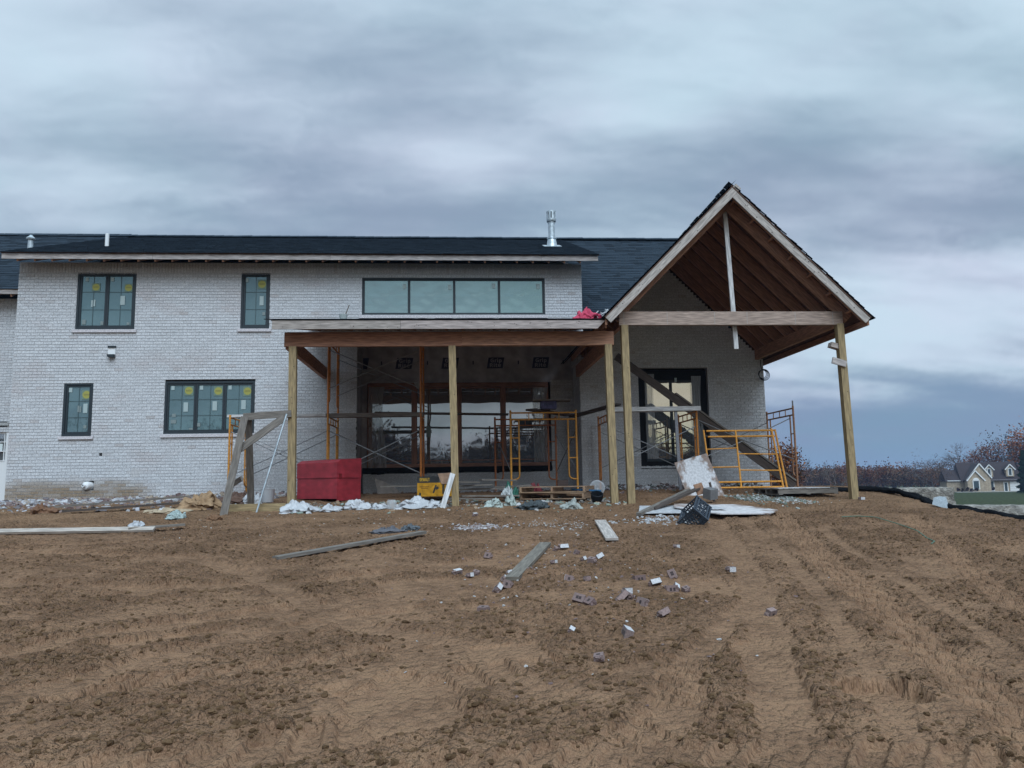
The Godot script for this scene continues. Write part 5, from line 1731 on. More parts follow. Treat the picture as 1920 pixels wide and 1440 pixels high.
	loose("rag_heap", "rusty brown paper scrap at the left end of the boards", "paper", on(-7.8, 4.2, 0.0), crumple(0.4, 0.16, 0.3, 0.08, 103, Color(0.22, 0.11, 0.06)), M.carton, "brown paper litter", "paper")
	loose("rag_heap", "flat tan paper sheet in front of the brown paper heap", "paper", on(-5.4, 4.6, 0.0), crumple(0.7, 0.07, 0.4, 0.04, 104, Color(0.50, 0.39, 0.27)), M.carton, "brown paper litter", "paper")
	loose("rag_heap", "small brown leaf of paper on the dirt below the trestle foot", "paper", on(-4.1, 6.0, 0.0), crumple(0.3, 0.08, 0.18, 0.05, 105, Color(0.25, 0.13, 0.07)), M.carton, "brown paper litter", "paper")
	loose("foam_scrap", "blue green foam piece under the tan paper on the left bank", "foam", on(-4.85, 5.6, 0.0), crumple(0.3, 0.12, 0.2, 0.05, 106, Color(0.42, 0.51, 0.50)), M.any, "green foam scraps", "scrap")
	loose("white_scrap", "white folded scrap near the end of the long pale board", "scrap", on(-5.0, 6.9, 0.03), crumple(0.2, 0.09, 0.12, 0.03, 107, Color(0.6, 0.62, 0.66)), M.any, "", "scrap")
	loose("plastic_bag", "round white plastic bundle beside the brown sacking", "plastic sheet", on(-4.2, 3.1, 0.0), crumple(0.34, 0.24, 0.3, 0.05, 108), M.plastic, "white plastic bags and sheets", "sheet")
	for q in [[-9.9, 4.6, 0.5, 0.1, "grey board scrap at the far left edge of the bank"], [-9.2, 5.2, 0.7, 0.35, "pale slat lying slanted on the far left bank"], [-8.6, 5.0, 0.45, -0.1, "greenish slat right of the pale slat on the left bank"], [-8.9, 5.8, 0.4, 0.05, "short grey slat lowest on the far left bank"]]:
		loose("slat", q[4], "board", on(q[0], q[1], 0.04), boxed(Vector3(q[2], 0.025, 0.09), Basis(), grey(1.5, 0.3)), M.oldwood, "slats on the left bank", "slat", q[3])
	rubble()
	bricks_loose()
	# boundary: quarried blocks, silt sock, tarp corner, hose
	var bl := [[9.75, 0.05, 0.9, 1.62, 0.55, "leftmost grey limestone block behind the right gable post"], [11.42, 0.02, 0.95, 1.62, 0.55, "grey limestone block ending the rear row on the right"], [9.78, -0.27, 5.1, 0.62, 0.55, "short broken limestone block behind the grey tarp corner"], [11.1, -0.29, 5.0, 1.9, 0.62, "long limestone block at the right edge of the yard"]]
	for q in bl.size():
		var w: float = bl[q][3]
		var hh: float = bl[q][4]
		var o := tag(node("limestone_block", self, Vector3(bl[q][0], bl[q][1] - hh, bl[q][2]), [0.02, -0.03, 0.0, -0.08][q]), bl[q][5], "stone block", "limestone blocks along the yard edge")
		put("block", rough_block(w, hh, 0.6, 120 + q), M.stone, o)
	var sock := tag(node("silt_sock"), "black silt sock winding along the right edge of the dirt", "silt sock")
	var way := Curve3D.new()
	for q in [[7.6, 2.6, 0.03], [8.3, 2.85, 0.05], [8.95, 3.0, 0.08], [9.32, 3.3, 0.08], [9.25, 4.3, 0.06], [8.92, 5.5, 0.04], [8.84, 6.4, 0.03], [8.86, 7.2, 0.03], [8.95, 8.2, 0.03], [9.4, 9.6, 0.03]]:
		way.add_point(Vector3(q[0], h0(q[0], q[1]) + q[2], q[1]))
	for q in range(1, way.point_count - 1):
		var tg := (way.get_point_position(q + 1) - way.get_point_position(q - 1)) / 6.0
		way.set_point_in(q, -tg)
		way.set_point_out(q, tg)
	way.bake_interval = 0.08
	var sp := []
	for q in way.get_baked_points():
		sp.append(q + Vector3(R(-0.006, 0.006), R(-0.008, 0.008), R(-0.006, 0.006)))
	var sk := Sh.new()
	for lay in 3:
		var lp := []
		for q in sp.size():
			lp.append(sp[q] + Vector3(0.035 * (lay - 1) + 0.02 * sin(q * 0.31 + lay * 2.0), -0.012 * absf(lay - 1.0) + 0.012 * sin(q * 0.47 + lay), 0.03 * (lay - 1)))
		sk.tube(lp, 0.05, 9)
	put("sock", sk, M.sock, sock)
	loose("tarp_corner", "pale grey corner of tarp over the black sock by the blocks", "tarp", Vector3(8.72, h0(8.6, 6.0) + 0.02, 6.05), tarp_flap(), M.any, "", "tarp")
	var hs := Sh.new()
	var hp := []
	for q in [[6.2, 7.35], [6.45, 7.38], [6.68, 7.5], [6.68, 8.0], [6.58, 8.5], [6.45, 9.0], [6.27, 9.5], [6.12, 9.9], [5.98, 10.05]]:
		hp.append(on(q[0], q[1], 0.02))
	hs.tube(hp, 0.007, 6, Color(0.11, 0.22, 0.16))
	loose("green_hose", "thin green hose lying on the dirt at the right", "hose", Vector3.ZERO, hs, M.any, "", "hose")

func paint(c: Color) -> StandardMaterial3D:
	var m := StandardMaterial3D.new()
	m.albedo_color = c.linear_to_srgb()
	m.roughness = 0.75
	return m

func boxed(s: Vector3, b := Basis(), col := Color.WHITE) -> Sh:
	var x := Sh.new()
	x.box(Vector3.ZERO, s, b, col, off())
	return x

func tarp_flap() -> Sh:
	var s := Sh.new()
	var p := [Vector3(-0.17, 0.02, 0.02), Vector3(-0.10, 0.14, -0.03), Vector3(0.02, 0.16, -0.05), Vector3(0.13, 0.15, -0.02), Vector3(0.09, -0.02, 0.10), Vector3(0.02, -0.06, 0.14)]
	var c := Vector3(0.0, 0.07, 0.05)
	for k in 6:
		var a: Vector3 = p[k]
		var b: Vector3 = p[(k + 1) % 6]
		var nn := (a - c).cross(b - c).normalized()
		if nn.z < 0:
			nn = -nn
		s.tri(c, a, b, nn, nn, nn, Color(0.36, 0.41, 0.45))
		s.tri(c - nn * 0.004, a - nn * 0.004, b - nn * 0.004, -nn, -nn, -nn, Color(0.36, 0.41, 0.45))
	return s

func wedge() -> Sh:
	var s := Sh.new()
	s.slab(Vector3.ZERO, PackedVector2Array([Vector2(-0.2, 0.42), Vector2(0.02, 0.34), Vector2(0.3, 0.14), Vector2(0.42, 0.0), Vector2(-0.14, 0.0)]), 0.008, Basis.from_euler(Vector3(-0.5, 0.2, 0.0)), Color(0.33, 0.28, 0.25))
	return s

func rough_block(w: float, h: float, d: float, sd: int) -> ArrayMesh:
	var f := FastNoiseLite.new()
	f.seed = sd
	f.frequency = 2.4
	f.fractal_octaves = 4
	var s := Sh.new()
	var n := 18
	var bend := func(p: Vector3) -> Vector3:
		var q := p
		# rounded, broken arrises
		var e := Vector3(absf(p.x) / (w * 0.5), absf(p.y - h * 0.5) / (h * 0.5), absf(p.z) / (d * 0.5))
		var r := maxf(e.x + e.y, maxf(e.y + e.z, e.x + e.z)) - 1.75
		if r > 0.0:
			q = q.lerp(Vector3(0, h * 0.5, 0), r * 0.22)
		return q + Vector3(f.get_noise_3dv(p), f.get_noise_3dv(p + Vector3(7, 0, 0)), f.get_noise_3dv(p + Vector3(0, 7, 0))) * 0.045
	var faces := [[Vector3(-w / 2, 0, d / 2), Vector3(w, 0, 0), Vector3(0, h, 0)], [Vector3(-w / 2, 0, -d / 2), Vector3(w, 0, 0), Vector3(0, h, 0)], [Vector3(-w / 2, h, -d / 2), Vector3(w, 0, 0), Vector3(0, 0, d)], [Vector3(-w / 2, 0, -d / 2), Vector3(0, 0, d), Vector3(0, h, 0)], [Vector3(w / 2, 0, -d / 2), Vector3(0, 0, d), Vector3(0, h, 0)]]
	for q in faces:
		for j in n:
			for i in n:
				var a: Vector3 = bend.call(q[0] + q[1] * i / n + q[2] * j / n)
				var b: Vector3 = bend.call(q[0] + q[1] * (i + 1) / n + q[2] * j / n)
				var c: Vector3 = bend.call(q[0] + q[1] * (i + 1) / n + q[2] * (j + 1) / n)
				var e: Vector3 = bend.call(q[0] + q[1] * i / n + q[2] * (j + 1) / n)
				var col := grey(1.0 + 0.25 * f.get_noise_3dv(a * 2.0), 0.03)
				for t in [[a, b, c], [a, c, e]]:
					var nn: Vector3 = (t[1] - t[0]).cross(t[2] - t[0]).normalized()
					if nn.dot(t[0] - Vector3(0, h * 0.5, 0)) < 0:
						nn = -nn
					s.tri(t[0], t[1], t[2], nn, nn, nn, col)
	return s.mesh()

func crate() -> void:
	var o := tag(node("milk_crate", self, on(3.72, 7.55, 0.13)), "dark blue plastic milk crate tipped over at the plywood edge", "crate")
	o.basis = Basis.from_euler(Vector3(0.5, -0.5, 0.75))
	var w := 0.38
	var hw := w / 2
	var hh := 0.155
	var c := Color(0.045, 0.06, 0.085)
	for k in 4:
		var b := Basis(Vector3.UP, PI / 2 * k)
		var s := Sh.new()
		for y in [-hh + 0.012, hh - 0.02, hh - 0.07, -hh + 0.06]:
			s.box(b * Vector3(0, y, hw - 0.006), Vector3(w - 0.03, 0.022, 0.012), b, c)
		for i in 7:
			s.box(b * Vector3(lerpf(-hw + 0.045, hw - 0.045, i / 6.0), 0, hw - 0.007), Vector3(0.012, hh * 2 - 0.05, 0.008), b * Basis(Vector3(0, 0, 1), 0.35), c)
			s.box(b * Vector3(lerpf(-hw + 0.045, hw - 0.045, i / 6.0), 0, hw - 0.009), Vector3(0.012, hh * 2 - 0.05, 0.008), b * Basis(Vector3(0, 0, 1), -0.35), c)
		s.box(b * Vector3(hw - 0.01, 0, hw - 0.01), Vector3(0.028, hh * 2, 0.028), b, c)
		put("side", s, M.any, o)
	var s := Sh.new()
	for i in 8:
		s.box(Vector3(lerpf(-hw + 0.02, hw - 0.02, i / 7.0), -hh + 0.006, 0), Vector3(0.012, 0.012, w - 0.03), Basis(), c)
		s.box(Vector3(0, -hh + 0.007, lerpf(-hw + 0.02, hw - 0.02, i / 7.0)), Vector3(w - 0.03, 0.011, 0.012), Basis(), c)
	put("bottom", s, M.any, o)

# a cored brick, whole or broken off at one end
func cored_brick(len: float, sd: int, pale: float) -> ArrayMesh:
	var g := RandomNumberGenerator.new()
	g.seed = sd
	var s := Sh.new()
	var body := Color(0.31, 0.225, 0.21).lerp(Color(0.21, 0.14, 0.13), g.randf())
	var face := Color(0.66, 0.65, 0.67)
	var h := 0.063
	var d := 0.092
	s.box(Vector3(0, h / 2, 0), Vector3(len, h, d), Basis(), body, Vector2.ZERO, 32)
	s.box(Vector3(0, h / 2, d / 2 - 0.0005), Vector3(len - 0.004, h - 0.004, 0.003), Basis(), face if g.randf() < pale else body * 1.2)
	if g.randf() < pale:
		s.box(Vector3(len / 2, h / 2, 0), Vector3(0.003, h - 0.004, d - 0.004), Basis(), face)
	var n := maxi(1, int(len / 0.055))
	for k in n:
		s.box(Vector3(lerpf(-len / 2 + 0.03, len / 2 - 0.03, (k + 0.5) / n), h, 0), Vector3(0.026, 0.002, 0.036), Basis(), Color(0.05, 0.035, 0.035))
		s.box(Vector3(lerpf(-len / 2 + 0.03, len / 2 - 0.03, (k + 0.5) / n), 0, 0), Vector3(0.026, 0.002, 0.036), Basis(), Color(0.05, 0.035, 0.035))
	if len < 0.17:
		for k in 5:
			s.box(Vector3(-len / 2, R(0.01, 0.05), R(-0.035, 0.035)), Vector3(0.03, 0.03, 0.03), Basis.from_euler(Vector3(g.randf() * 3, g.randf() * 3, g.randf() * 3)), body)
	return s.mesh()

func bricks_loose() -> void:
	# x, z, length, pitch, turn, roll, share of pale faces, words
	var list := [
		[1.31, 13.62, 0.20, 1.2, 1.5, 0.0, 1.0, "bright white faced brick lying nearest the camera"],
		[0.02, 11.18, 0.16, 1.3, 0.4, 0.3, 1.0, "white brick end with dark cores, leftmost of the scatter"],
		[0.14, 11.24, 0.10, 0.2, 0.7, 0.0, 1.0, "small white chip right of the leftmost brick end"],
		[0.20, 11.12, 0.11, -0.3, 1.2, 0.2, 0.0, "small dark chip above the leftmost white chip"],
		[0.41, 11.93, 0.17, 0.7, 1.0, 0.4, 0.5, "broken brick at the near end of the short plank"],
		[0.49, 11.85, 0.13, 1.1, 2.3, 0.6, 0.2, "reddish brick half against the near plank end"],
		[1.34, 9.75, 0.20, 0.5, 0.35, 0.0, 1.0, "long white topped brick beyond the far plank end"],
		[1.24, 9.85, 0.09, 0.9, 0.8, 0.2, 0.4, "brick crumb touching the long white topped brick"],
		[1.46, 10.10, 0.10, 1.0, 1.9, 0.1, 0.1, "small red brick lump right of the short plank"],
		[1.10, 10.68, 0.11, 0.1, 0.9, 0.0, 1.0, "white brick chip beside the middle of the short plank"],
		[1.47, 10.55, 0.09, 0.4, 0.5, 0.3, 1.0, "small white brick chip above the red brick pair"],
		[1.66, 10.52, 0.16, 0.5, 0.3, 0.4, 0.8, "grey white brick half at the far right of the scatter"],
		[1.50, 10.86, 0.12, 0.2, 2.6, 0.1, 1.0, "narrow white chip in the middle of the scatter"],
		[1.82, 11.72, 0.20, -1.4, 0.5, 0.2, 0.0, "purple cored brick lying with its holes up"],
		[1.92, 12.05, 0.17, 0.6, 0.1, 0.2, 1.0, "white edged brick left of the right hand cluster"],
		[2.02, 12.18, 0.20, -1.3, 0.2, 0.0, 0.0, "dark cored brick under the white piece in the right cluster"],
		[2.10, 12.16, 0.14, 0.9, 0.9, 0.5, 1.0, "white faced half brick topping the right hand cluster"],
		[2.16, 12.22, 0.11, 0.2, 1.9, 0.3, 1.0, "rightmost white half of the right hand cluster"],
		[1.50, 12.52, 0.20, 0.3, 0.1, 0.7, 0.0, "mauve brick forming the left of the lower cluster"],
		[1.57, 12.46, 0.13, 1.0, 1.4, 0.5, 0.3, "tilted mauve half brick in the middle of the lower cluster"],
		[1.58, 12.32, 0.12, 0.1, 0.1, 0.0, 1.0, "small white slip above the lower cluster"],
		[1.64, 12.70, 0.15, 1.2, 2.0, 0.2, 0.7, "pale brick half at the right of the lower cluster"],
		[1.08, 12.62, 0.17, 0.8, 2.4, 0.3, 0.9, "white and mauve brick left of the lower cluster"],
		[1.16, 12.74, 0.13, 0.6, 2.0, 0.2, 0.3, "mauve half brick against the white and mauve one"],
		[1.72, 13.10, 0.14, 0.3, 0.1, 0.4, 0.2, "lone reddish brick half above the bright white brick"],
		[0.22, 12.75, 0.13, 0.1, 2.8, 0.0, 1.0, "white chip alone left of centre, below the plank"],
		[0.88, 13.57, 0.09, 0.9, 0.5, 0.7, 1.0, "small white crumb left of the bright white brick"],
		[2.20, 11.62, 0.16, 0.3, 1.5, 0.9, 0.6, "thin upright white sliver right of the scatter"],
		[2.62, 13.15, 0.13, 1.2, 0.3, 0.2, 0.8, "white brick half in the wheel rut at right"],
		[0.33, 6.12, 0.14, 1.3, 0.5, 0.1, 1.0, "white brick standing alone on the bank before the porch"],
		[0.95, 14.28, 0.10, 0.2, 1.2, 0.3, 0.1, "purple brick crumb nearest the bottom of the picture"],
		[0.38, 9.97, 0.13, 0.9, 2.6, 0.2, 0.3, "reddish brick splinter left of the plank top"],
		[1.12, 11.65, 0.14, 0.9, 2.7, 0.4, 0.4, "dark split brick left of the white pebble-like half"],
		[1.30, 11.75, 0.11, 0.1, 0.2, 0.1, 0.6, "flat tan brick flake in the centre of the scatter"],
		[0.56, 11.18, 0.10, 0.3, 0.2, 0.2, 0.8, "white topped crumb left of the short plank"],
		[0.50, 11.42, 0.10, 0.7, 1.1, 0.5, 1.0, "white bent chip just left of the plank's near end"],
		[2.9, 11.4, 0.12, 0.0, 0.1, 0.0, 1.0, "flat white chip in the right hand rut"],
		[2.75, 9.9, 0.10, 0.0, 0.3, 0.0, 1.0, "little white flake below the crate"],
		[7.95, 4.75, 0.16, 0.0, 0.2, 0.0, 1.0, "white brick by the foot of the right gable post"]]
	var k := 0
	for q in list:
		var s := 0.95 if k == 0 else (0.85 if q[2] > 0.11 else 0.7)
		var o := tag(node("loose_brick", self, on(q[0], q[1], 0.004)), q[7], "brick", "bricks scattered on the dirt")
		o.basis = (Basis(Vector3.UP, q[4]) * Basis(Vector3.RIGHT, -q[3]) * Basis(Vector3(0, 0, 1), q[5])).scaled(Vector3.ONE * s)
		put("brick", cored_brick(q[2] * (1.0 if k == 0 else 0.72), 300 + k, q[6]), M.rawbrick, o)
		k += 1

func chips(label: String, n: int, place: Callable, sd: int, lo: float, hi: float, tones: Array) -> void:
	var mm := MultiMesh.new()
	mm.transform_format = MultiMesh.TRANSFORM_3D
	mm.use_colors = true
	var s := Sh.new()
	s.slab(Vector3.ZERO, PackedVector2Array([Vector2(-0.9, -0.5), Vector2(0.7, -0.6), Vector2(1.0, 0.3), Vector2(0.1, 0.65), Vector2(-0.8, 0.5)]), 0.7)
	mm.mesh = s.mesh()
	mm.instance_count = n
	for i in n:
		var p: Vector3 = place.call()
		var r := lo + (hi - lo) * pow(rng.randf(), 2.2)
		mm.set_instance_transform(i, Transform3D(Basis.from_euler(Vector3(R(0, 6), R(0, 6), R(0, 6))).scaled(Vector3(r, r * R(0.5, 1), r * R(0.4, 1.0))), p))
		mm.set_instance_color(i, tones[rng.randi() % tones.size()] * R(0.75, 1.1))
	var o := MultiMeshInstance3D.new()
	o.name = numbered(self, "brick_chips")
	o.multimesh = mm
	o.material_override = M.rawbrick
	add_child(o)
	stuff(o)
	o.set_meta("label", label)
	o.set_meta("category", "rubble")

func rubble() -> void:
	var mix := [Color(0.60, 0.60, 0.62), Color(0.50, 0.50, 0.54), Color(0.25, 0.17, 0.16), Color(0.32, 0.24, 0.23), Color(0.20, 0.18, 0.19), Color(0.45, 0.36, 0.28)]
	chips("band of white and purple brick rubble along the left wall foot", 3400, func():
		var x := R(-10.6, -3.9)
		var z := 0.3 + absf(rng.randfn(0.0, 1.35))
		return on(x, z, maxf(0.0, 0.10 - z * 0.05) * rng.randf()), 1, 0.014, 0.10, mix)
	chips("dark brick rubble under the gable window by the wall", 900, func():
		var x := R(3.6, 7.6)
		var z := 0.25 + absf(rng.randfn(0.0, 0.9))
		return on(x, z, maxf(0.0, 0.16 - z * 0.1) * rng.randf()), 2, 0.012, 0.07, [Color(0.16, 0.13, 0.14), Color(0.25, 0.18, 0.17), Color(0.5, 0.5, 0.53), Color(0.14, 0.17, 0.15)])
	chips("broken grey and green rubble between the leaning sheet and the right pallet", 520, func():
		var x := R(5.7, 6.9)
		return on(x, rng.randfn(4.1, 0.55), 0.01), 3, 0.01, 0.05, [Color(0.5, 0.52, 0.52), Color(0.2, 0.24, 0.2), Color(0.34, 0.36, 0.34)])
	chips("patch of white mortar crumbs before the middle porch post", 420, func(): return on(rng.randfn(0.33, 0.20), rng.randfn(7.55, 0.16), 0.005), 4, 0.006, 0.035, [Color(0.58, 0.55, 0.56), Color(0.40, 0.33, 0.33)])
	chips("thin trail of white mortar crumbs before the pallets", 260, func(): return on(R(1.1, 2.0), rng.randfn(7.6, 0.35), 0.004), 5, 0.005, 0.022, [Color(0.6, 0.58, 0.56), Color(0.45, 0.38, 0.35)])
	chips("small white and red brick chips strewn over the middle yard", 420, func(): return on(rng.randfn(1.1, 0.8), rng.randfn(11.4, 1.5), 0.004), 6, 0.004, 0.022, [Color(0.6, 0.58, 0.58), Color(0.32, 0.23, 0.22), Color(0.26, 0.18, 0.18)])
	chips("white crumbs beside the crate and the white sheet", 200, func(): return on(rng.randfn(3.3, 0.3), rng.randfn(7.1, 0.25), 0.005), 7, 0.008, 0.04, [Color(0.58, 0.58, 0.6)])
	chips("white crumbs on the dirt before the right pallet", 120, func(): return on(rng.randfn(6.6, 0.3), rng.randfn(4.9, 0.2), 0.005), 8, 0.006, 0.03, [Color(0.62, 0.62, 0.6)])
	chips("rubble lying along the foot of the porch wall", 500, func():
		return on(R(-2.3, 3.2), -0.9 + absf(rng.randfn(0.0, 0.8)), 0.01), 9, 0.01, 0.05, mix)
	chips("litter of wood splinters and white scraps along the porch front", 900, func(): return on(R(-3.4, 3.3), 3.2 + absf(rng.randfn(0.6, 0.7)), 0.008), 11, 0.008, 0.07, [Color(0.42, 0.30, 0.20), Color(0.30, 0.22, 0.16), Color(0.62, 0.62, 0.63), Color(0.22, 0.2, 0.18), Color(0.35, 0.42, 0.36)])
	chips("few pale chips scattered on the left and middle bank", 160, func(): return on(R(-4.5, 1.5), R(5.2, 8.2), 0.004), 10, 0.005, 0.02, [Color(0.62, 0.6, 0.58), Color(0.5, 0.42, 0.36)])

# ------------------------------------------------------------------ far away
func crown(s: Sh, c: Vector3, r: Vector3, n: int, leaf: float, tones: Array, sd: int, hollow := 0.35) -> void:
	var g := RandomNumberGenerator.new()
	g.seed = sd
	# leaf clumps spread through the crown, with gaps between them
	var clumps := []
	for k in maxi(6, n / 26):
		var d := Vector3(g.randfn(), g.randfn(), g.randfn()).normalized()
		clumps.append([c + Vector3(d.x * r.x, d.y * r.y, d.z * r.z) * g.randf_range(hollow, 0.95), g.randf_range(0.14, 0.30), tones[g.randi() % tones.size()]])
	for k in n:
		var q = clumps[g.randi() % clumps.size()]
		var p: Vector3 = q[0] + Vector3(g.randfn() * r.x, g.randfn() * r.y, g.randfn() * r.z) * q[1] * 0.75
		var b := Basis.from_euler(Vector3(g.randf() * 6, g.randf() * 6, g.randf() * 6))
		var l := leaf * g.randf_range(0.6, 1.3)
		var col: Color = q[2] * g.randf_range(0.7, 1.25)
		s.quad(p + b * Vector3(-l, -l * 0.6, 0), p + b * Vector3(l, -l * 0.6, 0), p + b * Vector3(l, l * 0.6, 0), p + b * Vector3(-l, l * 0.6, 0), b.z, col)

func limbs(s: Sh, a: Vector3, dir: Vector3, len: float, r: float, deep: int, g: RandomNumberGenerator) -> void:
	var e := a + dir * len
	s.tube([a, e], r, 5 if deep > 2 else 3, Color.WHITE, r * 0.62, false)
	if deep == 0:
		return
	for k in (3 if deep > 1 else 4):
		var d := (dir + Vector3(g.randfn(), g.randfn() * 0.6 + 0.15, g.randfn()) * 0.55).normalized()
		limbs(s, a.lerp(e, g.randf_range(0.55, 1.0)), d, len * g.randf_range(0.58, 0.82), r * 0.58, deep - 1, g)

func tree(called: String, label: String, at: Vector3, h: float, w: float, leaves: int, tones: Array, sd: int, twigs := 4, group := "trees behind the neighbouring house") -> Node3D:
	var o := tag(node(called, self, at), label, "tree", group)
	var g := RandomNumberGenerator.new()
	g.seed = sd
	var s := Sh.new()
	s.tube([Vector3(0, -0.5, 0), Vector3(0.1, h * 0.16, 0), Vector3(-0.05, h * 0.34, 0.1)], h * 0.026, 7, Color.WHITE, h * 0.016, false)
	for k in 5:
		var d := Vector3(cos(k * 1.3 + sd) * w / h, 0.8, sin(k * 1.3 + sd) * w / h).normalized()
		limbs(s, Vector3(0, h * (0.14 + 0.05 * k), 0), d, h * 0.27, h * 0.011, twigs, g)
	put("trunk", s, M.bark, o)
	if leaves > 0:
		var c := Sh.new()
		crown(c, Vector3(0, h * 0.6, 0), Vector3(w * 0.5, h * 0.38, w * 0.5), leaves, minf(0.24, h * 0.013), tones, sd + 5)
		put("crown", c, M.leaf, o)
	return o

func along(px: float, py: float, d: float) -> Vector3:
	# a place d metres out in the compass direction that was measured for it (tangent right, tangent up)
	var az := deg_to_rad(px)
	return Vector3(EYE.x + sin(az) * d, py, EYE.z - cos(az) * d)

func far_away() -> void:
	neighbour()
	var rust_t := [Color(0.19, 0.065, 0.024), Color(0.14, 0.05, 0.024), Color(0.22, 0.09, 0.03), Color(0.10, 0.045, 0.025)]
	var orange_t := [Color(0.34, 0.11, 0.025), Color(0.26, 0.085, 0.02), Color(0.16, 0.06, 0.02)]
	var dull_t := [Color(0.105, 0.065, 0.042), Color(0.12, 0.068, 0.042), Color(0.08, 0.06, 0.046)]
	tree("oak_tree", "rust red tree behind the scaffolding at the gable corner", along(23.5, -2.4, 66.0), 5.7, 2.9, 3600, rust_t, 401, 3, "trees beyond the yard")
	tree("bare_tree", "small bare bush tree right of the rust red tree", along(26.6, -2.7, 120.0), 6.0, 5.0, 160, dull_t, 402, 4, "trees beyond the yard")
	var rows := [
		["bare_tree", "leftmost pale bare tree left of the neighbouring house", 31.9, 215.0, 12.0, 10.0, 150, dull_t, 4],
		["bare_tree", "second bare tree from the left by the neighbouring house", 32.7, 222.0, 12.0, 9.0, 260, dull_t, 4],
		["brown_tree", "broad dull brown tree left of the neighbouring house roof", 33.4, 205.0, 9.0, 11.0, 1300, dull_t, 3],
		["brown_tree", "low brown thicket tree touching the left of the neighbour's roof", 32.4, 195.0, 8.0, 11.0, 1300, dull_t, 3],
		["bare_tree", "tall bare tree rising behind the neighbour's front gable", 34.3, 226.0, 15.0, 9.0, 120, dull_t, 4],
		["oak_tree", "dark red oak behind the left dormer of the neighbouring house", 35.6, 218.0, 14.8, 10.0, 1800, rust_t, 3],
		["oak_tree", "smaller dark red tree behind the neighbour's roof ridge", 34.9, 215.0, 12.0, 8.0, 1100, rust_t, 3],
		["bare_tree", "tallest grey leafed tree between the red oak and orange tree", 36.5, 225.0, 18.0, 9.5, 700, [Color(0.075, 0.08, 0.085), Color(0.06, 0.06, 0.06)], 4],
		["maple_tree", "orange tree at the right edge behind the neighbouring house", 37.6, 215.0, 18.5, 11.0, 2600, orange_t, 3],
		["bare_tree", "bare crown filling below the orange tree at right", 37.1, 222.0, 12.5, 9.0, 800, rust_t, 4]]
	var k := 0
	for q in rows:
		tree(q[0], q[1], along(q[2], -4.0, q[3] * 1.19), q[4], q[5], q[6], q[7], 410 + k, q[8])
		k += 1
	# dark evergreen in front of the neighbour's garage
	var ev := tag(node("evergreen_tree", self, along(37.45, -3.8, 200.0)), "dark green evergreen in front of the neighbour's garage", "tree")
	var et := Sh.new()
	et.tube([Vector3(0, -0.4, 0), Vector3(0, 8.6, 0)], 0.22, 7, Color.WHITE, 0.03)
	put("trunk", et, M.bark, ev)
	var es := Sh.new()
	var g := RandomNumberGenerator.new()
	g.seed = 433
	for n in 2600:
		var y := 0.3 + 8.9 * pow(g.randf(), 1.25)
		var rr := 2.3 * pow(1.0 - y / 9.6, 0.75) * (0.75 + 0.25 * sin(y * 5.0 + g.randf()))
		var a := g.randf() * TAU
		var p := Vector3(cos(a) * rr * pow(g.randf(), 0.3), y, sin(a) * rr * pow(g.randf(), 0.3))
		var b := Basis.from_euler(Vector3(g.randf() - 0.8, a, g.randf() - 0.5))
		es.quad(p + b * Vector3(-0.28, -0.1, 0), p + b * Vector3(0.28, -0.1, 0), p + b * Vector3(0.28, 0.12, 0), p + b * Vector3(-0.28, 0.12, 0), b.z, Color(0.017, 0.036, 0.022) * g.randf_range(0.6, 1.4))
	put("crown", es, M.leaf, ev)
	# the woods on the skyline, and those behind the photographer
	forest("autumn woods along the skyline behind the house and on the right", 1700, -28.0, 56.0, 250.0, 330.0, -4.6, 7.0, 9.5, 501, [rust_t, dull_t, dull_t, rust_t])
	forest("low bare brown woods behind the yard to the south west", 900, 118.0, 169.0, 80.0, 105.0, -3.2, 9.0, 10.5, 502, [dull_t, dull_t, rust_t])
	forest("tall bare brown woods behind the yard", 520, 169.0, 245.0, 80.0, 115.0, -3.2, 9.5, 13.0, 503, [dull_t, dull_t, rust_t])

func forest(label: String, n: int, a0: float, a1: float, d0: float, d1: float, y: float, h0_: float, h1: float, sd: int, tones: Array) -> void:
	var g := RandomNumberGenerator.new()
	g.seed = sd
	for k in tones.size():
		var s := Sh.new()
		s.tube([Vector3(0, -0.05, 0), Vector3(0, 0.6, 0)], 0.018, 4, Color(0.10, 0.08, 0.075), 0.008, false)
		crown(s, Vector3(0, 0.55, 0), Vector3(0.36, 0.46, 0.36), 420, 0.022, tones[k], sd + k, 0.2)
		var mm := MultiMesh.new()
		mm.transform_format = MultiMesh.TRANSFORM_3D
		mm.use_colors = true
		mm.mesh = s.mesh()
		mm.instance_count = n / tones.size()
		for i in mm.instance_count:
			var t := g.randf()
			var h := g.randf_range(h0_, h1) * (0.92 + 0.16 * sin(t * 31.0))
			mm.set_instance_transform(i, Transform3D(Basis(Vector3.UP, g.randf() * TAU).scaled(Vector3(h, h, h)), along(lerpf(a0, a1, t), y, g.randf_range(d0, d1))))
			mm.set_instance_color(i, Color.WHITE * g.randf_range(0.7, 1.2))
		var o := MultiMeshInstance3D.new()
		o.name = numbered(self, "woods")
		o.multimesh = mm
		o.material_override = M.leaf
		add_child(o)
		stuff(o)
		o.set_meta("label", label)
		o.set_meta("category", "woods")

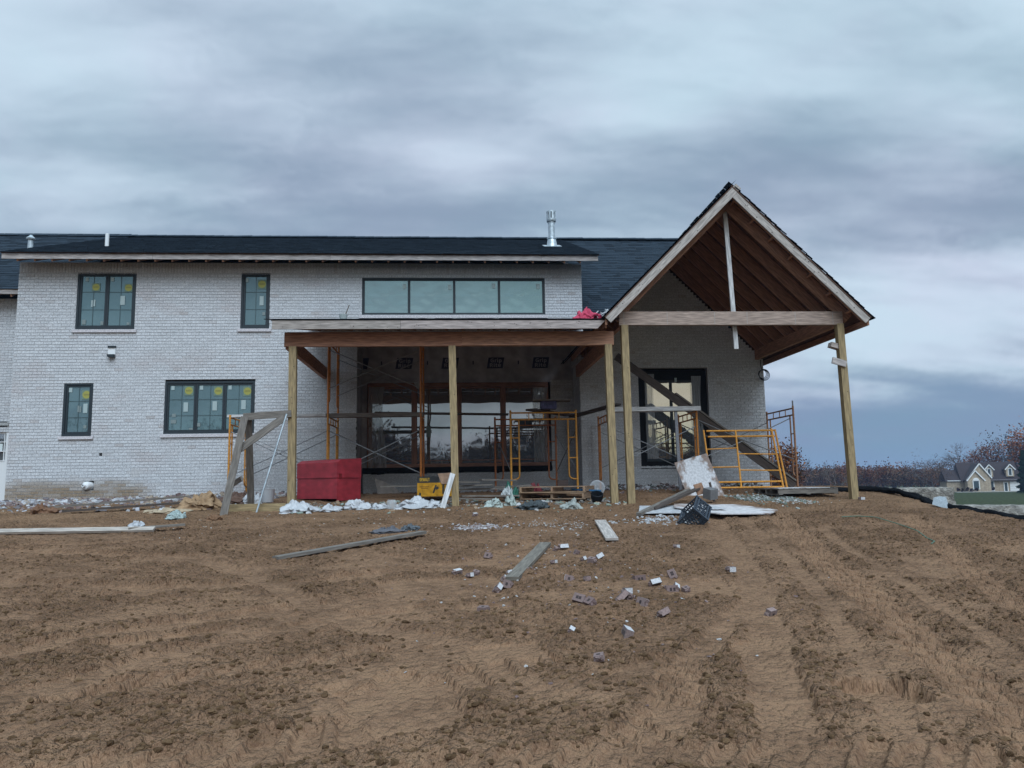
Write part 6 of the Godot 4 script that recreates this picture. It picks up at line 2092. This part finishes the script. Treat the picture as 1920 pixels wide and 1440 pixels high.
func neighbour() -> void:
	var at := along(35.3, -3.75, 232.0)
	var o := tag(node("neighbour_house", self, at, -deg_to_rad(20.0)), "tan house with white trimmed gables, dormers and a garage across the lawn", "house")
	var g := "siding"
	var w := Sh.new()
	w.box(Vector3(-6.6, 1.35, -2.5), Vector3(4.6, 2.9, 7.0))
	w.box(Vector3(2.5, 1.35, -2.5), Vector3(13.6, 2.9, 7.0))
	w.slab(Vector3(-2.3, 0, 1.0), PackedVector2Array([Vector2(-2.6, -0.2), Vector2(2.6, -0.2), Vector2(2.6, 3.6), Vector2(0.3, 6.7), Vector2(-2.6, 2.9)]), 6.0)
	w.slab(Vector3(-3.2, 0, 4.3), PackedVector2Array([Vector2(-1.9, -0.2), Vector2(1.9, -0.2), Vector2(1.9, 2.7), Vector2(-0.05, 5.0), Vector2(-1.9, 2.7)]), 1.0)
	put("wall", w, M[g], o)
	var r := Sh.new()
	r.slab(Vector3(1.0, 0, -2.5), PackedVector2Array([Vector2(4.3, 2.6), Vector2(0, 7.4), Vector2(-4.3, 2.6)]), 13.5, Basis(Vector3(0, 0, -1), Vector3.UP, Vector3(1, 0, 0)))
	r.slab(Vector3(-6.4, 0, -2.5), PackedVector2Array([Vector2(3.9, 2.6), Vector2(0, 5.6), Vector2(-3.9, 2.6)]), 5.6, Basis(Vector3(0, 0, -1), Vector3.UP, Vector3(1, 0, 0)))
	for q in [[Vector3(-2.0, 6.95, 1.0), Vector3(-5.2, 2.8, 1.0), 6.4], [Vector3(-2.0, 6.95, 1.0), Vector3(0.6, 3.3, 1.0), 6.4], [Vector3(-3.25, 5.25, 4.3), Vector3(-5.3, 2.7, 4.3), 1.4], [Vector3(-3.25, 5.25, 4.3), Vector3(-1.15, 2.7, 4.3), 1.4]]:
		r.bar(q[0], q[1], 0.16, q[2], Vector3(0, 0, 1))
	put("roof", r, M.farroof, o)
	var t := Sh.new()
	for q in [[Vector3(-2.0, 6.9, 4.25), Vector3(-5.2, 2.75, 4.25)], [Vector3(-2.0, 6.9, 4.25), Vector3(0.6, 3.25, 4.25)], [Vector3(-3.25, 5.2, 5.05), Vector3(-5.3, 2.65, 5.05)], [Vector3(-3.25, 5.2, 5.05), Vector3(-1.15, 2.65, 5.05)]]:
		t.bar(q[0], q[1], 0.26, 0.12, Vector3(0, 0, 1))
		put("trim", t, M.white, o)
		t = Sh.new()
	t.box(Vector3(4.0, 2.75, 1.55), Vector3(8.0, 0.18, 0.12))
	put("trim", t, M.white, o)
	t = Sh.new()
	t.box(Vector3(-6.9, 2.72, 1.35), Vector3(3.8, 0.18, 0.12))
	put("trim", t, M.white, o)
	for q in [[-3.2, 1.65, 4.83, 1.15, 1.9, true], [0.9, 1.3, 1.06, 1.5, 2.2, false], [-1.1, 1.1, 1.08, 0.5, 2.0, false], [4.4, 1.05, 1.06, 0.6, 2.1, false]]:
		var n := node("window" if q[0] < 4 else "door", o)
		var f := Sh.new()
		f.box(Vector3(q[0], q[1], q[2]), Vector3(q[3] + 0.4, q[4] + 0.35, 0.12))
		if q[5]:
			f.lathe(Vector3(q[0], q[1] + q[4] * 0.5 + 0.1, q[2]), [Vector2(0.001, 0.06), Vector2(q[3] * 0.62, 0.06), Vector2(q[3] * 0.62, -0.06)], 20, Color.WHITE, Basis(Vector3.RIGHT, PI / 2))
		put("frame", f, M.white, n)
		var p := Sh.new()
		p.box(Vector3(q[0], q[1], q[2] + 0.07), Vector3(q[3], q[4], 0.03))
		put("pane", p, M.darkglass, n)
	for x in [0.85, 5.5]:
		var d := node("dormer", o)
		var s := Sh.new()
		s.slab(Vector3(x, 3.6, 0.3), PackedVector2Array([Vector2(-0.85, 0), Vector2(0.85, 0), Vector2(0.85, 2.0), Vector2(0, 3.0), Vector2(-0.85, 2.0)]), 2.2)
		put("wall", s, M.siding, d)
		var u := Sh.new()
		u.bar(Vector3(x, 6.72, 0.4), Vector3(x - 1.15, 5.35, 0.4), 0.14, 2.5, Vector3(0, 0, 1))
		u.bar(Vector3(x, 6.72, 0.4), Vector3(x + 1.15, 5.35, 0.4), 0.14, 2.5, Vector3(0, 0, 1))
		put("roof", u, M.farroof, d)
		var v := Sh.new()
		v.bar(Vector3(x, 6.64, 1.68), Vector3(x - 1.15, 5.28, 1.68), 0.22, 0.1, Vector3(0, 0, 1))
		v.bar(Vector3(x, 6.64, 1.68), Vector3(x + 1.15, 5.28, 1.68), 0.22, 0.1, Vector3(0, 0, 1))
		v.box(Vector3(x, 4.75, 1.42), Vector3(0.95, 1.9, 0.08))
		put("trim", v, M.white, d)
		var p := Sh.new()
		p.box(Vector3(x, 4.75, 1.47), Vector3(0.6, 1.6, 0.04))
		put("pane", p, M.darkglass, d)
	var gd := node("garage_door", o)
	var gs := Sh.new()
	for k in 4:
		gs.box(Vector3(7.1, 0.28 + 0.6 * k, 1.06), Vector3(3.6, 0.57, 0.1))
	put("panel", gs, M.white, gd)
	for k in 9:
		var b := tag(node("shrub", self, o.transform * Vector3(-7.6 + k * 1.05 + R(-0.2, 0.2), 0, 5.6 if k < 5 else 3.0)), ["dark low shrub at the left end of the neighbour's front bed", "dark reddish shrub second in the neighbour's front bed", "dark shrub left of the neighbour's arched window", "low shrub under the left of the neighbour's arched window", "shrub under the right of the neighbour's arched window", "dark shrub right of the neighbour's front gable", "round dark shrub beside the neighbour's narrow door", "shrub by the left of the neighbour's glazed door", "small shrub in front of the neighbour's glazed door"][k], "shrub", "shrubs before the neighbouring house")
		var s := Sh.new()
		crown(s, Vector3(0, 0.5, 0), Vector3(0.6, 0.55, 0.5), 160, 0.13, [Color(0.05, 0.03, 0.03), Color(0.06, 0.028, 0.032), Color(0.035, 0.035, 0.03)], 460 + k, 0.1)
		put("foliage", s, M.leaf, b)
	var dr := Sh.new()
	dr.box(o.transform * Vector3(4.0, -0.02, 9.0), Vector3(26.0, 0.08, 3.5), o.basis)
	structure(put("driveway", dr, M.concrete))

# ------------------------------------------------------------------
func _ready() -> void:
	rng.seed = 20231
	view()
	materials()
	ground()
	house()
	porches()
	scaffolds()
	yard()
	far_away()
